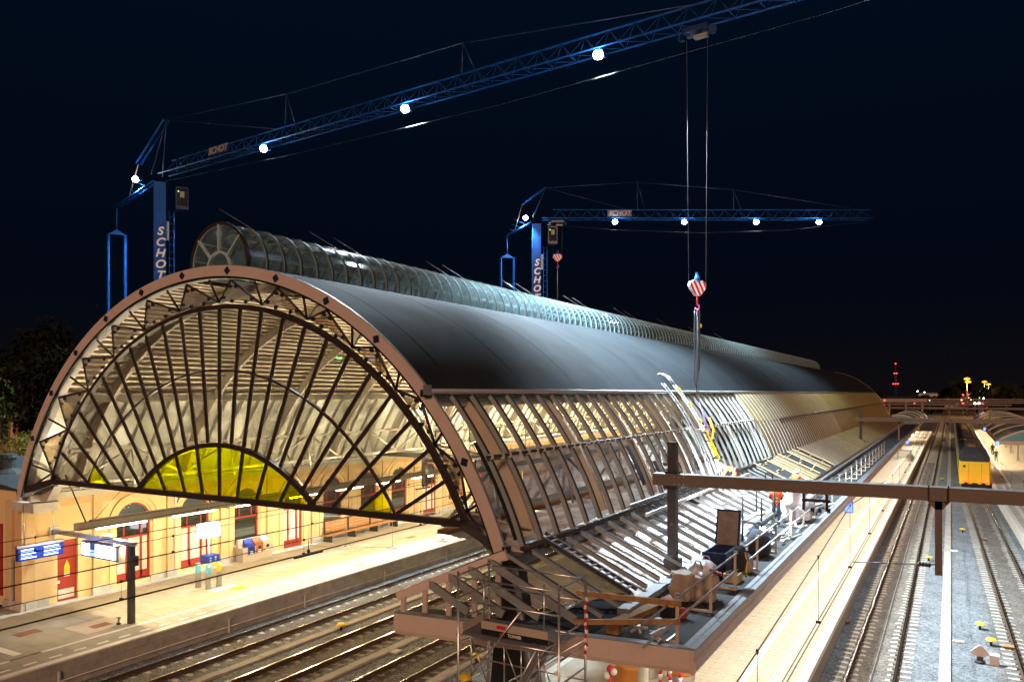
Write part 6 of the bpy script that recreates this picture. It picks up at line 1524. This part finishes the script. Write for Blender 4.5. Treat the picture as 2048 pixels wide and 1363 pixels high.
box('wall', 'brick', (-100, -70, 46, 60, 0, 9.4), bb_); box('string_course', 'stucco2', (-100.1, -69.9, 45.9, 60.1, 8.6, 9.0), bb_); MB().prism([(-101, 9.4), (-69, 9.4), (-76, 13), (-94, 13)], 'XZ', 45.5, 60.5).build('roof', 'slate', bb_)
for x in range(-98, -70, 4):
    wd_ = box('window', 'windowdark', (x, x + 1.5, 45.93, 45.99, 4.5, 7.4), bb_); box('surround', 'stucco', (x - .2, x + 1.7, 45.95, 45.98, 7.45, 7.8), wd_); box('pilaster', 'stucco2', (x + 2.3, x + 2.9, 45.85, 45.99, 0, 8.6), bb_)
# distant wood along the horizon
q = random.Random(3); vs = []; fs = []
for i in range(9000):
    a = q.uniform(-1.35, .62); d = q.uniform(420, 620); x = d * math.sin(a); y = d * math.cos(a); hmax = 11 + 5 * math.sin(a * 23) + 4 * math.sin(a * 61 + 1) + 3 * math.sin(a * 140)
    z = hmax * math.sqrt(q.random()); p = Vector((x, y, z)); n1 = Vector((q.gauss(0, 1), q.gauss(0, 1), q.gauss(0, 1))).normalized(); n2 = n1.orthogonal().normalized(); s_ = q.uniform(1.5, 3.6); k = len(vs)
    vs += [p - n1 * s_, p + n2 * s_, p + n1 * s_, p - n2 * s_]; fs.append((k, k + 1, k + 2, k + 3))
setp(MB().add(vs, fs).build('distant_wood', 'leafdark', kind='stuff'), 'dark mass of distant trees along the horizon', 'trees')
# sodium lamp masts
for i, (u, v_, d, lb) in enumerate(((1934, 757, 330, 'tall mast with two orange sodium lamps above the far tracks'), (1969, 763, 400, 'mast with orange sodium lamps right of the tallest one'), (1977, 768, 430, 'thin mast with orange lamps behind the right one'), (1963, 782, 420, 'low orange lamp mast near the horizon'))):
    xc = (u - 1024) * d / 1520; x = xc * CC - d * CS; y = xc * CS + d * CC; z = CAMZ + (785 - v_) * d / 1520
    t = thing('lamp_mast', lb, 'lamp mast', (x, y, 0), group='sodium lamp masts')
    MB().tube((x, y, 0), (x, y, z), .3, 8, .18).build('mast', 'steelgrey', t)
    for k in range(2 if i < 1 else 1):
        s_ = 1.15 if i < 3 else .8
        MB().lathe([(.1, -s_ * .5), (s_, -s_ * .3), (s_, s_ * .2), (.1, s_ * .5)], (x + .4 * k, y, z - 1.3 * k), 10).build('lamp_head', 'sodium', t)
        lamp('mast_light', 'POINT', (x, y - 1.5, z - 1.3 * k - .5), 7000, (1, .42, .08), t, size=.6)
rm = thing('radio_mast', 'distant lattice radio mast with red warning lights', 'radio mast', (-101, 900, 0))
d = 830; xc = (1791 - 1024) * d / 1520; x = xc * CC - d * CS; y = xc * CS + d * CC
rm.location = (x, y, 0); WM[rm.name] = Matrix.Translation((x, y, 0))
for a in range(3): MB().tube((x + 1.2 * math.cos(a * 2.1), y + 1.2 * math.sin(a * 2.1), 0), (x + .4 * math.cos(a * 2.1), y + .4 * math.sin(a * 2.1), 43), .12, 5).build('mast_leg', 'steelgrey', rm)
for z, n in ((42, 1), (31.5, 2), (20, 3)):
    for k in range(n): MB().lathe([(.1, -.6), (.75, -.3), (.75, .3), (.1, .6)], (x + (k - (n - 1) / 2) * 2.2, y, z), 8).build('warning_light', 'redlamp', rm)
# signals and far lights
FL = [(1926, 806, 190, 'redlamp', .22, 'red signal above the train roof'), (1950, 807, 200, 'whitelamp', .3, 'white train headlights far down the right track'), (1958, 806, 200, 'whitelamp', .22, 'second white headlight far down the right track'), (1965, 807, 200, 'redlamp', .22, 'red tail light next to the far headlights'),
      (1759, 799, 260, 'redlamp', .25, 'left of two red signals beyond the hall end'), (1769, 800, 260, 'redlamp', .28, 'right of two red signals beyond the hall end'), (1829, 806, 230, 'redlamp', .2, 'small red signal above the far island canopy'), (1926, 789, 380, 'redlamp', .4, 'red signal near the horizon below the lamp mast'), (1937, 789, 380, 'redlamp', .4, 'second red signal near the horizon below the lamp mast'),
      (1859, 800, 280, 'whitelamp', .14, 'tiny white lamp above the far island platform'), (1967, 796, 330, 'whitelamp', .25, 'pale lamp right of the far headlights'), (1835, 782, 480, 'whitelamp', .3, 'white far lamp left on the horizon'), (1849, 784, 480, 'whitelamp', .26, 'white far lamp beside the lit shed roof'), (1879, 785, 480, 'warmlamp', .3, 'warm far lamp above the lit shed roof'), (1941, 778, 400, 'greenlamp', .2, 'greenish white lamp right of the lamp mast'), (1974, 815, 200, 'redlamp', .12, 'red lamp above the right vaulted canopy'), (1959, 795, 330, 'greenlamp', .15, 'tiny green signal right of the far headlights')]
for u, v_, d, m, r_, lb in FL:
    xc = (u - 1024) * d / 1520; x = xc * CC - d * CS; y = xc * CS + d * CC; z = CAMZ - (v_ - 785) * d / 1520
    t = thing('signal_lamp', lb, 'signal', (x, y, 0), group='far signals and lamps')
    MB().tube((x, y + .3, 0), (x, y + .3, z + .3), .07, 6).build('signal_post', 'steelgrey', t); MB().obox((x, y + .2, z), (r_ * 2.2, .2, r_ * 2.6)).build('signal_head', 'black', t)
    MB().lathe([(r_, -.08), (r_ * 1.05, 0), (r_ * .5, .06)], (x, y, z), 12, 'Y').build('signal_lens', m, t)
sh = thing('train_shed', 'low far shed with a row of lit windows under the horizon', 'shed', (-20, 470, 0))
def W_(u, d): xc = (u - 1024) * d / 1520; return Vector((xc * CC - d * CS, xc * CS + d * CC, 0))
a, b = W_(1830, 470), W_(1950, 470); dd = (b - a)
MB().beam(a + Vector((0, 0, 5)), b + Vector((0, 0, 5)), 8, 10).build('shed_body', 'grey', sh); MB().beam(a + Vector((0, 0, 10.2)), b + Vector((0, 0, 10.2)), 9, .5).build('shed_roof', 'warmlamp' if False else 'slate', sh)
nrm_ = Vector((dd.y, -dd.x, 0)).normalized()
for i in range(26):
    if R.random() < .6: p = a + dd * (i + .5) / 26 + nrm_ * 4.05; MB().obox(p + Vector((0, 0, 6.5 + R.uniform(-2, 2))), (.5, .06, .35), Matrix.Rotation(math.atan2(dd.y, dd.x), 3, 'Z')).build('lit_window', 'warmlamp', sh)
a, b = W_(1740, 300), W_(1850, 300)
t = thing('far_footbridge', 'long low lit gallery across the far tracks', 'bridge', (0, 300, 0)); MB().beam(a + Vector((0, 0, 7.2)), b + Vector((0, 0, 7.2)), 3, 1.0).build('bridge_deck', 'beige', t)
for f in (.05, .35, .65, .95): p = a.lerp(b, f); MB().tube(p, p + Vector((0, 0, 6.8)), .35, 8).build('bridge_pier', 'concrete', t)

print('OBJECTS', len(bpy.data.objects), 'TRIS', sum(len(m.polygons) for m in bpy.data.meshes))
